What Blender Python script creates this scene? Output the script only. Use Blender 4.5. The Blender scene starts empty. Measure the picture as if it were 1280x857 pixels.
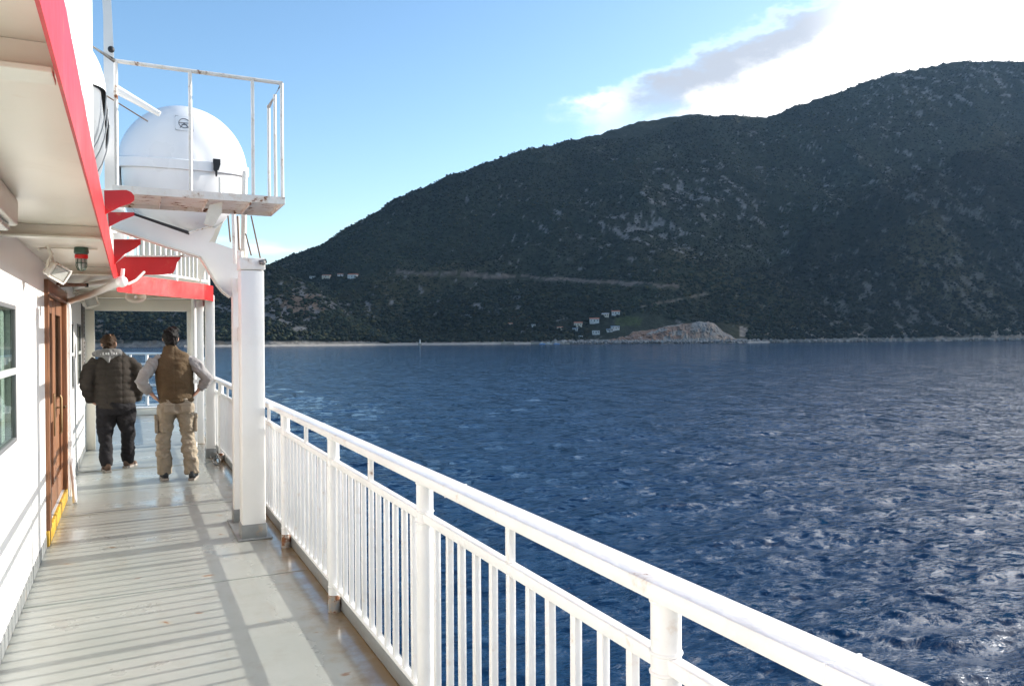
import bpy, bmesh, math, random
import numpy as np
from mathutils import Vector, Matrix, noise as mnoise

random.seed(4); rng = np.random.default_rng(11)
R = math.radians
sc = bpy.context.scene
C = sc.collection

# ------------------------------------------------------------------ camera
HAZE = 0.000026
EYE = 1.64                       # eye height above the promenade deck (z = 0)
SEA = -6.4                       # sea level
FPX = 976.0                      # focal length in pixels of a 1280 px wide frame
YAW, PITCH, ROLL = R(26.05), R(0.41), R(0.3)
cam_d = bpy.data.cameras.new('camera'); cam = bpy.data.objects.new('camera', cam_d); C.objects.link(cam)
cam_d.sensor_width = 36.0; cam_d.lens = FPX / 1280 * 36.0
cam_d.clip_start = 0.05; cam_d.clip_end = 30000
CM = Matrix.Rotation(-YAW, 3, 'Z') @ Matrix.Rotation(math.pi/2 - PITCH, 3, 'X') @ Matrix.Rotation(-ROLL, 3, 'Z')
cam.matrix_world = Matrix.Translation((0, 0, EYE)) @ CM.to_4x4()
sc.camera = cam
FWD = Vector((math.sin(YAW), math.cos(YAW), 0)); RGT = Vector((math.cos(YAW), -math.sin(YAW), 0))

def ray(px, py):
    return CM @ Vector(((px - 640) / FPX, -(py - 428.5) / FPX, -1))
def at_y(px, py, Y):             # the point of the plane y = Y seen in that direction
    d = ray(px, py); t = Y / d.y
    return Vector((d.x * t, Y, EYE + d.z * t))
def at_x(px, py, X):
    d = ray(px, py); t = X / d.x
    return Vector((X, d.y * t, EYE + d.z * t))

# ------------------------------------------------------------------ light
SUN_TAN = 0.30; SUN_AZ = R(86)   # azimuth from +Y towards +X
SUN_EL = math.atan(SUN_TAN)
w = bpy.data.worlds.new('World'); sc.world = w; w.use_nodes = True
nt = w.node_tree; nt.nodes.clear()
def N(tree, typ, **kw):
    n = tree.nodes.new(typ)
    for k, v in kw.items(): setattr(n, k, v)
    return n
def L(tree, a, b): tree.links.new(a, b)
def M_(tree, op, a, b=None, c=None, clamp=False):
    n = N(tree, 'ShaderNodeMath', operation=op, use_clamp=clamp)
    for i, v in enumerate((a, b, c)):
        if v is None: continue
        if isinstance(v, (int, float)): n.inputs[i].default_value = v
        else: L(tree, v, n.inputs[i])
    return n.outputs[0]
def SS(tree, v, lo, hi, a=0.0, b=1.0):
    n = N(tree, 'ShaderNodeMapRange', interpolation_type='SMOOTHSTEP')
    L(tree, v, n.inputs[0])
    for i, x in enumerate((lo, hi, a, b)): n.inputs[i + 1].default_value = x
    return n.outputs[0]
def MIX(tree, f, a, b):
    n = N(tree, 'ShaderNodeMix', data_type='RGBA')
    for i, v in ((0, f), (6, a), (7, b)):
        if isinstance(v, (int, float)): n.inputs[i].default_value = v
        elif isinstance(v, tuple): n.inputs[i].default_value = (*v, 1) if len(v) == 3 else v
        else: L(tree, v, n.inputs[i])
    return n.outputs[2]

sky = N(nt, 'ShaderNodeTexSky', sky_type='NISHITA')
sky.sun_disc = False; sky.sun_elevation = SUN_EL; sky.sun_rotation = SUN_AZ
sky.air_density = 1.0; sky.dust_density = 0.7; sky.ozone_density = 1.6; sky.altitude = 0
tc = N(nt, 'ShaderNodeTexCoord'); sx = N(nt, 'ShaderNodeSeparateXYZ'); L(nt, tc.outputs['Generated'], sx.inputs[0])
az = M_(nt, 'MULTIPLY', M_(nt, 'ARCTAN2', sx.outputs[0], sx.outputs[1]), 57.2958)
el = M_(nt, 'MULTIPLY', M_(nt, 'ARCSINE', sx.outputs[2]), 57.2958)
cv = N(nt, 'ShaderNodeCombineXYZ'); L(nt, M_(nt, 'MULTIPLY', az, 0.22), cv.inputs[0]); L(nt, M_(nt, 'MULTIPLY', el, 0.46), cv.inputs[1])
cn = N(nt, 'ShaderNodeTexNoise'); cn.inputs['Scale'].default_value = 1.0; cn.inputs['Detail'].default_value = 7; cn.inputs['Roughness'].default_value = 0.6
L(nt, cv.outputs[0], cn.inputs['Vector'])
cno = M_(nt, 'SUBTRACT', cn.outputs['Fac'], 0.5)
# cloud bank lying round the sun's quarter of the sky
daz = M_(nt, 'SUBTRACT', az, 32.6)
far_ = M_(nt, 'MAXIMUM', M_(nt, 'SUBTRACT', az, 50.0), 0.0)
top = M_(nt, 'MINIMUM', M_(nt, 'MULTIPLY_ADD', M_(nt, 'MULTIPLY', far_, far_), 0.028, M_(nt, 'MULTIPLY_ADD', daz, 0.33, 17.0)), 70.0)
low = M_(nt, 'MAXIMUM', M_(nt, 'MULTIPLY_ADD', daz, -0.30, 16.2), 3.0)
below = M_(nt, 'SUBTRACT', top, el); above = M_(nt, 'SUBTRACT', el, low)
edge = M_(nt, 'MULTIPLY_ADD', cno, 5.0, below)
edge2 = M_(nt, 'MULTIPLY_ADD', cno, 5.0, above)
fade = SS(nt, az, 150, 115)
bank = M_(nt, 'MULTIPLY', M_(nt, 'MULTIPLY', SS(nt, edge, -0.7, 1.1), SS(nt, edge2, -2.5, 3.5)), fade)
grey = M_(nt, 'MULTIPLY', M_(nt, 'MULTIPLY', SS(nt, edge, -0.8, 0.5), SS(nt, edge, 5.0, 1.8)), M_(nt, 'MULTIPLY', SS(nt, az, 56, 46), SS(nt, M_(nt, 'MULTIPLY_ADD', cno, 7.0, az), 32.0, 36.0)))
ccol = MIX(nt, grey, (8.6, 8.5, 8.4), (2.1, 2.3, 2.65))
# faint low wisps
wv = N(nt, 'ShaderNodeCombineXYZ'); L(nt, M_(nt, 'MULTIPLY', az, 0.10), wv.inputs[0]); L(nt, M_(nt, 'MULTIPLY', el, 0.42), wv.inputs[1]); wv.inputs[2].default_value = 3.7
wn = N(nt, 'ShaderNodeTexNoise'); wn.inputs['Detail'].default_value = 6; L(nt, wv.outputs[0], wn.inputs['Vector']); wn.inputs['Scale'].default_value = 1.3
wisp = M_(nt, 'MULTIPLY', M_(nt, 'MULTIPLY', SS(nt, wn.outputs['Fac'], 0.50, 0.66), SS(nt, el, 9.5, 6.0)), 0.75)
hs_ = N(nt, 'ShaderNodeHueSaturation'); hs_.inputs['Saturation'].default_value = 1.15; L(nt, sky.outputs[0], hs_.inputs['Color'])
c1 = MIX(nt, wisp, hs_.outputs[0], (4.6, 4.9, 5.2))
dt = N(nt, 'ShaderNodeVectorMath', operation='DOT_PRODUCT'); L(nt, tc.outputs['Generated'], dt.inputs[0])
_s = Vector((math.sin(SUN_AZ), math.cos(SUN_AZ), SUN_TAN)).normalized(); dt.inputs[1].default_value = _s
glow = M_(nt, 'MULTIPLY_ADD', M_(nt, 'POWER', M_(nt, 'MAXIMUM', dt.outputs['Value'], 0.0), 8.0), 0.8, 1.0)   # clouds brighten round the sun
gv = N(nt, 'ShaderNodeVectorMath', operation='SCALE'); L(nt, ccol, gv.inputs[0]); L(nt, glow, gv.inputs['Scale'])
c2 = MIX(nt, bank, c1, gv.outputs[0])
bg = N(nt, 'ShaderNodeBackground'); bg.inputs['Strength'].default_value = 0.14
L(nt, c2, bg.inputs['Color'])
wo = N(nt, 'ShaderNodeOutputWorld'); L(nt, bg.outputs[0], wo.inputs['Surface'])

sun_d = bpy.data.lights.new('sun', 'SUN'); sun_d.energy = 4.3; sun_d.angle = R(0.53); sun_d.color = (1.0, 0.95, 0.87)
sun = bpy.data.objects.new('sun', sun_d); C.objects.link(sun)
sdir = Vector((math.sin(SUN_AZ), math.cos(SUN_AZ), SUN_TAN)).normalized()
sun.rotation_euler = sdir.to_track_quat('Z', 'Y').to_euler(); sun.location = (30, 5, 40)

sc.view_settings.view_transform = 'Standard'; sc.view_settings.look = 'None'
sc.view_settings.exposure = 1.0; sc.view_settings.gamma = 1.0; sc.view_settings.use_curve_mapping = False
sc.render.engine = 'CYCLES'
sc.cycles.max_bounces = 8; sc.cycles.diffuse_bounces = 5; sc.cycles.glossy_bounces = 4; sc.cycles.transparent_max_bounces = 8
sc.cycles.use_denoising = True; sc.cycles.caustics_reflective = False; sc.cycles.caustics_refractive = False
sc.cycles.sample_clamp_indirect = 5.0; sc.cycles.sample_clamp_direct = 4.0

# ------------------------------------------------------------------ materials
MATS = {}
def mat(name, col, rough=0.5, var=0.12, vscale=3.0, bump=0.0, bscale=20.0, metal=0.0, rust=0.0, rscale=3.0, rdetail=8, dirt=0.0, spec=0.5, coat=0.0):
    if name in MATS: return MATS[name]
    m = bpy.data.materials.new(name); m.use_nodes = True; t = m.node_tree
    b = t.nodes['Principled BSDF']; MATS[name] = m
    co = N(t, 'ShaderNodeTexCoord')
    geo = N(t, 'ShaderNodeNewGeometry')
    n1 = N(t, 'ShaderNodeTexNoise'); n1.inputs['Scale'].default_value = vscale; n1.inputs['Detail'].default_value = 6
    L(t, geo.outputs['Position'], n1.inputs['Vector'])
    v = SS(t, n1.outputs['Fac'], 0.3, 0.7)
    dk = tuple(c * (1 - var) for c in col); lt = tuple(min(1, c * (1 + var * 0.4)) for c in col)
    out = MIX(t, v, dk, lt)
    rg = M_(t, 'MULTIPLY_ADD', n1.outputs['Fac'], 0.25, rough - 0.12, clamp=True)
    if dirt > 0:
        n3 = N(t, 'ShaderNodeTexNoise'); n3.inputs['Scale'].default_value = vscale * 2.3; n3.inputs['Detail'].default_value = 9; n3.inputs['Roughness'].default_value = 0.7
        L(t, geo.outputs['Position'], n3.inputs['Vector'])
        out = MIX(t, M_(t, 'MULTIPLY', SS(t, n3.outputs['Fac'], 0.52, 0.75), dirt), out, (col[0]*0.55, col[1]*0.47, col[2]*0.36))
    if rust > 0:
        n2 = N(t, 'ShaderNodeTexNoise'); n2.inputs['Scale'].default_value = rscale; n2.inputs['Detail'].default_value = rdetail; n2.inputs['Roughness'].default_value = 0.68
        L(t, geo.outputs['Position'], n2.inputs['Vector'])
        th = 0.74 - rust * 0.28
        f = SS(t, n2.outputs['Fac'], th, th + 0.06)
        stain = M_(t, 'MULTIPLY', SS(t, n2.outputs['Fac'], th - 0.10, th + 0.04), 0.35)
        out = MIX(t, stain, out, (0.50, 0.30, 0.12))
        out = MIX(t, f, out, (0.17, 0.062, 0.022))
        rg = M_(t, 'MAXIMUM', rg, M_(t, 'MULTIPLY', f, 0.85))
    L(t, out, b.inputs['Base Color']); L(t, rg, b.inputs['Roughness'])
    b.inputs['Metallic'].default_value = metal; b.inputs['Specular IOR Level'].default_value = spec
    b.inputs['Coat Weight'].default_value = coat; b.inputs['Coat Roughness'].default_value = 0.08
    if bump > 0:
        nb = N(t, 'ShaderNodeTexNoise'); nb.inputs['Scale'].default_value = bscale; nb.inputs['Detail'].default_value = 5
        L(t, geo.outputs['Position'], nb.inputs['Vector'])
        bp = N(t, 'ShaderNodeBump'); bp.inputs['Strength'].default_value = bump; bp.inputs['Distance'].default_value = 0.02
        L(t, nb.outputs['Fac'], bp.inputs['Height']); L(t, bp.outputs[0], b.inputs['Normal'])
    return m

WHITE = mat('white_paint', (0.80, 0.79, 0.76), 0.38, 0.05, 2.0, 0.10, 16, dirt=0.10)
RAILW = mat('rail_white_paint', (0.82, 0.81, 0.79), 0.36, 0.05, 3.0, 0.14, 30, rust=0.20, rscale=9, dirt=0.12)
WALLW = mat('wall_white_paint', (0.82, 0.815, 0.80), 0.34, 0.04, 0.8, 0.12, 3.0, dirt=0.10)
CREAM = mat('cream_paint', (0.74, 0.70, 0.60), 0.32, 0.08, 1.3, 0.12, 5, rust=0.05, rscale=3.2, dirt=0.12)
RUSTY = mat('rusty_white_paint', (0.78, 0.75, 0.70), 0.45, 0.10, 4.0, 0.22, 30, rust=0.58, rscale=9, dirt=0.35)
RUSTM = mat('chipped_white_paint', (0.78, 0.76, 0.72), 0.42, 0.08, 4.0, 0.20, 30, rust=0.46, rscale=6, dirt=0.3)
RED = mat('red_paint', (0.58, 0.016, 0.018), 0.38, 0.16, 3.0, 0.14, 12, rust=0.22, rscale=11, dirt=0.15)
GREYP = mat('grey_paint', (0.21, 0.22, 0.22), 0.38, 0.15, 4.0, 0.15, 18, rust=0.25, rscale=6)
YELLOW = mat('yellow_paint', (0.55, 0.33, 0.03), 0.5, 0.3, 7.0, 0.2, 18, rust=0.42, rscale=6)
BRASS = mat('brass', (0.20, 0.13, 0.06), 0.45, 0.2, 6.0, metal=0.6)
STEEL = mat('worn_steel', (0.20, 0.19, 0.18), 0.6, 0.3, 9.0, 0.2, 30, metal=0.25, rust=0.3, rscale=20)
ROPE = mat('brown_rope', (0.17, 0.10, 0.06), 0.9, 0.3, 20, 0.4, 90)
BLACK = mat('black_rubber', (0.018, 0.018, 0.020), 0.6, 0.2, 9)
GELC = mat('white_gelcoat', (0.80, 0.80, 0.81), 0.30, 0.04, 1.2, 0.03, 6, dirt=0.08)
GELC2 = mat('grey_gelcoat', (0.26, 0.28, 0.30), 0.4, 0.14, 2.0, 0.08, 9, dirt=0.25)
INT = mat('dim_interior_paint', (0.26, 0.27, 0.25), 0.8, 0.2, 1.5)

def wood_mat():
    m = bpy.data.materials.new('varnished_wood'); m.use_nodes = True; t = m.node_tree; b = t.nodes['Principled BSDF']
    g = N(t, 'ShaderNodeNewGeometry'); mp = N(t, 'ShaderNodeMapping'); mp.inputs['Scale'].default_value = (22, 22, 1.3)
    L(t, g.outputs['Position'], mp.inputs[0]); n = N(t, 'ShaderNodeTexNoise'); n.inputs['Scale'].default_value = 1.6; n.inputs['Detail'].default_value = 6; L(t, mp.outputs[0], n.inputs[0])
    L(t, MIX(t, SS(t, n.outputs[0], 0.3, 0.7), (0.15, 0.062, 0.030), (0.29, 0.135, 0.065)), b.inputs['Base Color'])
    b.inputs['Roughness'].default_value = 0.38
    return m
WOOD = wood_mat()

def deck_mat():
    m = bpy.data.materials.new('grey_deck_paint'); m.use_nodes = True; t = m.node_tree; b = t.nodes['Principled BSDF']
    g = N(t, 'ShaderNodeNewGeometry'); P = g.outputs['Position']
    def noise(s, d=6, r=0.6, vec=P):
        n = N(t, 'ShaderNodeTexNoise'); n.inputs['Scale'].default_value = s; n.inputs['Detail'].default_value = d; n.inputs['Roughness'].default_value = r
        L(t, vec, n.inputs['Vector']); return n.outputs['Fac']
    big = noise(0.9); mid = noise(5, 8, 0.65); fine = noise(60, 4)
    col = MIX(t, SS(t, big, 0.3, 0.7), (0.285, 0.297, 0.268), (0.345, 0.353, 0.322))
    col = MIX(t, M_(t, 'MULTIPLY', SS(t, mid, 0.50, 0.72), 0.35), col, (0.25, 0.235, 0.19))
    # rust weeping spots
    vo = N(t, 'ShaderNodeTexVoronoi'); vo.inputs['Scale'].default_value = 3.6; vo.inputs['Randomness'].default_value = 1.0
    wr = N(t, 'ShaderNodeVectorMath', operation='ADD'); L(t, P, wr.inputs[0])
    nn = N(t, 'ShaderNodeTexNoise'); nn.inputs['Scale'].default_value = 9; nn.inputs['Detail'].default_value = 4; L(t, P, nn.inputs['Vector'])
    ws = N(t, 'ShaderNodeVectorMath', operation='SCALE'); ws.inputs['Scale'].default_value = 0.16; L(t, nn.outputs['Color'], ws.inputs[0]); L(t, ws.outputs[0], wr.inputs[1])
    L(t, wr.outputs[0], vo.inputs['Vector'])
    pick = N(t, 'ShaderNodeSeparateColor'); L(t, vo.outputs['Color'], pick.inputs[0])
    spot = M_(t, 'MULTIPLY', SS(t, vo.outputs['Distance'], 0.12, 0.04), SS(t, pick.outputs[0], 0.30, 0.5))
    halo = M_(t, 'MULTIPLY', M_(t, 'MULTIPLY', SS(t, vo.outputs['Distance'], 0.22, 0.03), SS(t, pick.outputs[0], 0.5, 0.9)), 0.32)
    grit = noise(24, 9, 0.75); col = MIX(t, M_(t, 'MULTIPLY', SS(t, grit, 0.56, 0.70), 0.45), col, (0.27, 0.24, 0.19))
    col = MIX(t, halo, col, (0.42, 0.30, 0.15))
    col = MIX(t, M_(t, 'MULTIPLY', spot, 0.85), col, (0.20, 0.085, 0.03))
    sxy = N(t, 'ShaderNodeSeparateXYZ'); L(t, P, sxy.inputs[0])
    # grime collected along the scupper beside the coaming
    gut = M_(t, 'MULTIPLY', SS(t, M_(t, 'MULTIPLY_ADD', mid, 0.40, sxy.outputs[0]), 1.08, 1.32), 0.9)
    col = MIX(t, gut, col, (0.22, 0.135, 0.055))
    streak = N(t, 'ShaderNodeMapping'); streak.inputs['Scale'].default_value = (5.0, 0.7, 1); L(t, P, streak.inputs[0])
    col = MIX(t, M_(t, 'MULTIPLY', SS(t, noise(1.5, 7, 0.7, streak.outputs[0]), 0.55, 0.72), 0.30), col, (0.24, 0.20, 0.14))
    L(t, col, b.inputs['Base Color'])
    wet = M_(t, 'MAXIMUM', SS(t, M_(t, 'MULTIPLY_ADD', big, 0.7, sxy.outputs[0]), 1.05, 1.25), SS(t, big, 0.54, 0.66))
    rg = M_(t, 'MULTIPLY_ADD', mid, 0.30, M_(t, 'MULTIPLY_ADD', wet, -0.20, 0.20), clamp=True)
    L(t, M_(t, 'MAXIMUM', rg, 0.06), b.inputs['Roughness'])
    bp = N(t, 'ShaderNodeBump'); bp.inputs['Strength'].default_value = 0.10; bp.inputs['Distance'].default_value = 0.02
    L(t, M_(t, 'ADD', M_(t, 'MULTIPLY', fine, 0.12), noise(1.4, 3)), bp.inputs['Height']); L(t, bp.outputs[0], b.inputs['Normal'])
    return m
DECKM = deck_mat()

def glass_mat():
    m = bpy.data.materials.new('window_glass'); m.use_nodes = True; t = m.node_tree; t.nodes.clear()
    fr = N(t, 'ShaderNodeLayerWeight'); fr.inputs[0].default_value = 0.5
    tr = N(t, 'ShaderNodeBsdfTransparent'); tr.inputs[0].default_value = (0.80, 0.86, 0.83, 1)
    gl = N(t, 'ShaderNodeBsdfGlossy'); gl.inputs['Roughness'].default_value = 0.02
    mx = N(t, 'ShaderNodeMixShader'); L(t, M_(t, 'MULTIPLY_ADD', M_(t, 'POWER', fr.outputs['Facing'], 5.0), 0.45, 0.03, clamp=True), mx.inputs[0]); L(t, tr.outputs[0], mx.inputs[1]); L(t, gl.outputs[0], mx.inputs[2])
    o = N(t, 'ShaderNodeOutputMaterial'); L(t, mx.outputs[0], o.inputs[0])
    return m
GLASS = glass_mat()

# ------------------------------------------------------------------ mesh helpers
def obj(name, me, m=None, parent=None, label=None, cat=None, group=None, kind=None):
    o = bpy.data.objects.new(name, me); C.objects.link(o)
    if m is not None and not me.materials: me.materials.append(m)
    if parent is not None: o.parent = parent
    for k, v in (('label', label), ('category', cat), ('group', group), ('kind', kind)):
        if v: o[k] = v
    return o
def thing(name, label, cat, loc=(0, 0, 0), rz=0.0, group=None, kind=None):
    o = bpy.data.objects.new(name, None); C.objects.link(o); o.empty_display_size = 0.2
    o.location = loc; o.rotation_euler = (0, 0, rz); o['label'] = label; o['category'] = cat
    if group: o['group'] = group
    if kind: o['kind'] = kind
    return o
def dup(o, parent, loc=None):
    c = o.copy(); C.objects.link(c); c.parent = parent
    if loc is not None: c.location = loc
    return c

class MB:
    def __init__(s): s.bm = bmesh.new()
    def box(s, x0, x1, y0, y1, z0, z1, bev=0.0, mtx=None):
        r = bmesh.ops.create_cube(s.bm, size=1.0)
        m = Matrix.Translation(((x0+x1)/2, (y0+y1)/2, (z0+z1)/2)) @ Matrix.Diagonal((x1-x0, y1-y0, z1-z0, 1))
        bmesh.ops.transform(s.bm, matrix=(mtx @ m) if mtx else m, verts=r['verts'])
        if bev > 0:
            es = list({e for v in r['verts'] for e in v.link_edges})
            bmesh.ops.bevel(s.bm, geom=es, offset=bev, segments=2, affect='EDGES', profile=0.5)
        return s
    def tube(s, pts, rad, n=10, cap=True, ref=None, twist=0):
        pts = [Vector(p) for p in pts]; k = len(pts)
        if isinstance(rad, (int, float)): rad = [rad] * k
        rings = []
        for i, p in enumerate(pts):
            t = (pts[min(i+1, k-1)] - pts[max(i-1, 0)]).normalized()
            rf = Vector(ref) if ref else (Vector((1, 0, 0)) if abs(t.x) < 0.8 else Vector((0, 1, 0)))
            sd = (rf - t * rf.dot(t)).normalized(); fr = t.cross(sd)
            a, b = rad[i] if isinstance(rad[i], tuple) else (rad[i], rad[i])
            rings.append([s.bm.verts.new(p + sd * (a * math.cos(2*math.pi*j/n)) + fr * (b * math.sin(2*math.pi*j/n))) for j in range(n)])
        for i in range(k - 1):
            for j in range(n):
                s.bm.faces.new((rings[i][j], rings[i][(j+1) % n], rings[i+1][(j+1) % n], rings[i+1][j]))
        if cap:
            s.bm.faces.new(rings[0][::-1]); s.bm.faces.new(rings[-1])
        return s
    def plate(s, pts, off):          # polygon extruded by a vector
        off = Vector(off); a = [s.bm.verts.new(Vector(p)) for p in pts]; b = [s.bm.verts.new(Vector(p) + off) for p in pts]
        s.bm.faces.new(a); s.bm.faces.new(b[::-1]); n = len(a)
        for i in range(n): s.bm.faces.new((a[i], b[i], b[(i+1) % n], a[(i+1) % n]))
        return s
    def ball(s, c, r, seg=16, ring=10, mtx=None):
        q = bmesh.ops.create_uvsphere(s.bm, u_segments=seg, v_segments=ring, radius=1.0)
        r = (r, r, r) if isinstance(r, (int, float)) else r
        m = Matrix.Translation(c) @ (mtx.to_4x4() if mtx else Matrix.Identity(4)) @ Matrix.Diagonal((*r, 1))
        bmesh.ops.transform(s.bm, matrix=m, verts=q['verts']); return s
    def lathe(s, prof, c=(0, 0, 0), axis='Z', n=20):
        rings = []; c = Vector(c)
        for r, z in prof:
            ring = []
            for j in range(n):
                a = 2*math.pi*j/n; x, y = r*math.cos(a), r*math.sin(a)
                v = Vector((x, y, z)) if axis == 'Z' else (Vector((x, z, y)) if axis == 'Y' else Vector((z, x, y)))
                ring.append(s.bm.verts.new(c + v))
            rings.append(ring)
        for i in range(len(rings) - 1):
            for j in range(n):
                s.bm.faces.new((rings[i][j], rings[i][(j+1) % n], rings[i+1][(j+1) % n], rings[i+1][j]))
        s.bm.faces.new(rings[0]); s.bm.faces.new(rings[-1]); return s
    def mesh(s, name='m', smooth=None):
        bmesh.ops.recalc_face_normals(s.bm, faces=s.bm.faces)
        me = bpy.data.meshes.new(name); s.bm.to_mesh(me); s.bm.free()
        if smooth is not None:
            me.shade_smooth()
            if smooth < 180:
                me.set_sharp_from_angle(angle=R(smooth))
        return me
def BOX(x0, x1, y0, y1, z0, z1, b=0.004): return MB().box(x0, x1, y0, y1, z0, z1, b).mesh(smooth=40)
def TUBE(pts, r, n=10): return MB().tube(pts, r, n).mesh(smooth=50)

# value noise on arrays
_perm = rng.permutation(512).astype(np.int64); _val = rng.random(512) * 2 - 1
def vnoise(x, y):
    xi = np.floor(x).astype(np.int64); yi = np.floor(y).astype(np.int64); xf = x - xi; yf = y - yi
    u = xf*xf*xf*(xf*(xf*6-15)+10); v = yf*yf*yf*(yf*(yf*6-15)+10)
    h = lambda a, b: _val[_perm[(_perm[a & 511] + b) & 511]]
    return (h(xi, yi)*(1-u)+h(xi+1, yi)*u)*(1-v) + (h(xi, yi+1)*(1-u)+h(xi+1, yi+1)*u)*v
def fbm(x, y, o=5, lac=2.03, g=0.5):
    a = 1.0; r = 0; t = 0
    for i in range(o):
        r = r + a*vnoise(x + 17.3*i, y - 9.1*i); t += a; a *= g; x = x*lac; y = y*lac
    return r/t
def grid_mesh(name, P, smooth=True):         # P: rows x cols x 3
    r, c, _ = P.shape; me = bpy.data.meshes.new(name)
    idx = np.arange(r*c).reshape(r, c)
    q = np.stack([idx[:-1, :-1], idx[:-1, 1:], idx[1:, 1:], idx[1:, :-1]], -1).reshape(-1, 4)
    me.vertices.add(r*c); me.vertices.foreach_set('co', P.reshape(-1).astype(np.float32))
    me.loops.add(q.size); me.loops.foreach_set('vertex_index', q.reshape(-1).astype(np.int32))
    me.polygons.add(len(q)); me.polygons.foreach_set('loop_start', (np.arange(len(q))*4).astype(np.int32))
    me.polygons.foreach_set('use_smooth', np.full(len(q), smooth))
    me.update(calc_edges=True); return me
def tri_mesh(name, V, F, smooth=False):
    me = bpy.data.meshes.new(name); k = F.shape[1]
    me.vertices.add(len(V)); me.vertices.foreach_set('co', V.reshape(-1).astype(np.float32))
    me.loops.add(F.size); me.loops.foreach_set('vertex_index', F.reshape(-1).astype(np.int32))
    me.polygons.add(len(F)); me.polygons.foreach_set('loop_start', (np.arange(len(F))*k).astype(np.int32))
    me.polygons.foreach_set('use_smooth', np.full(len(F), smooth))
    me.update(calc_edges=True); return me
def col_attr(me, col):
    a = me.color_attributes.new('tint', 'FLOAT_COLOR', 'POINT'); n = len(me.vertices)
    c = np.ones((n, 4), np.float32); c[:, :3] = col.reshape(-1, 3); a.data.foreach_set('color', c.reshape(-1))
def to_world(D, u):                          # depth along the view axis and lateral ratio -> x, y
    return D*(FWD.x + u*RGT.x), D*(FWD.y + u*RGT.y)

#%%SEA
# ------------------------------------------------------------------ sea
def sea_mat():
    m = bpy.data.materials.new('sea_water'); m.use_nodes = True; t = m.node_tree; b = t.nodes['Principled BSDF']
    b.inputs['Base Color'].default_value = (0.003, 0.027, 0.072, 1); b.inputs['Roughness'].default_value = 0.08; b.inputs['IOR'].default_value = 1.333
    g = N(t, 'ShaderNodeNewGeometry')
    mp = N(t, 'ShaderNodeMapping'); mp.inputs['Rotation'].default_value = (0, 0, YAW - R(8)); mp.inputs['Scale'].default_value = (0.55, 1.15, 1.0)
    L(t, g.outputs['Position'], mp.inputs[0])
    hs = None
    for s, d, a in ((0.38, 6, 0.50), (2.4, 4, 0.16), (9.0, 3, 0.045)):
        n = N(t, 'ShaderNodeTexNoise'); n.inputs['Scale'].default_value = s; n.inputs['Detail'].default_value = d; n.inputs['Roughness'].default_value = 0.55
        n.inputs['Distortion'].default_value = 0.4
        L(t, mp.outputs[0], n.inputs['Vector']); h = M_(t, 'MULTIPLY', n.outputs['Fac'], a)
        hs = h if hs is None else M_(t, 'ADD', hs, h)
    mp2 = N(t, 'ShaderNodeMapping'); mp2.inputs['Rotation'].default_value = (0, 0, YAW - R(8)); mp2.inputs['Scale'].default_value = (0.34, 0.075, 1.0)
    L(t, g.outputs['Position'], mp2.inputs[0])                  # wind streaks
    n = N(t, 'ShaderNodeTexNoise'); n.inputs['Scale'].default_value = 1.0; n.inputs['Detail'].default_value = 3; L(t, mp2.outputs[0], n.inputs['Vector'])
    hs = M_(t, 'ADD', hs, M_(t, 'MULTIPLY', n.outputs['Fac'], 1.1))
    bp = N(t, 'ShaderNodeBump'); bp.inputs['Strength'].default_value = 1.0; bp.inputs['Distance'].default_value = 0.55
    L(t, hs, bp.inputs['Height']); L(t, bp.outputs[0], b.inputs['Normal'])
    # slopes of the ripples, kept at every distance
    acc = g.outputs['Normal']
    for vec, sc_, d, k in ((mp.outputs[0], 3.2, 6, 1.25), (mp2.outputs[0], 2.6, 3, 0.60)):
        n = N(t, 'ShaderNodeTexNoise'); n.inputs['Scale'].default_value = sc_; n.inputs['Detail'].default_value = d; L(t, vec, n.inputs['Vector'])
        ma = N(t, 'ShaderNodeVectorMath', operation='MULTIPLY_ADD'); L(t, n.outputs['Color'], ma.inputs[0]); ma.inputs[1].default_value = (k, k, 0); ma.inputs[2].default_value = (-k/2, -k/2, 0)
        ad = N(t, 'ShaderNodeVectorMath', operation='ADD'); L(t, acc, ad.inputs[0]); L(t, ma.outputs[0], ad.inputs[1]); acc = ad.outputs[0]
    nm = N(t, 'ShaderNodeVectorMath', operation='NORMALIZE'); L(t, acc, nm.inputs[0]); L(t, nm.outputs[0], bp.inputs['Normal'])
    return m
rows, cols = 1050, 430
Dw = 5.0 * (2900/5.0) ** (np.linspace(0, 1, rows)); uw = np.sinh(np.linspace(-1.6, 1.6, cols)) * 0.75
DD, UU = np.meshgrid(Dw, uw, indexing='ij'); X, Y = to_world(DD, UU)
Z = np.zeros_like(X); cell = DD * 0.0061
for i in range(90):
    lam = 0.4 * (7/0.4) ** (rng.random()**1.1); k = 2*math.pi/lam
    th = math.pi/2 - YAW + R(8) + rng.normal(0, 0.42)              # travelling roughly along the view axis
    amp = (0.036*math.exp(-(math.log(lam/1.0))**2/1.3) + 0.013)*lam/6.283*(0.6 + 0.8*rng.random())
    att = np.clip((lam/np.maximum(cell, 1e-6) - 2.5)/3.0, 0, 1)
    ph = k*(X*math.cos(th) + Y*math.sin(th)) + rng.random()*6.283 + 0.8*vnoise(X/(lam*6)+i, Y/(lam*6))
    s = np.sin(ph); Z += att*amp*(s + 0.28*np.cos(2*ph))
Z *= 0.75 + 0.5*fbm(X/30, Y/30, 3)
P = np.stack([X, Y, SEA + Z], -1)
me = grid_mesh('sea', P)
sea = obj('sea', me, sea_mat(), kind='structure')
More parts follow.
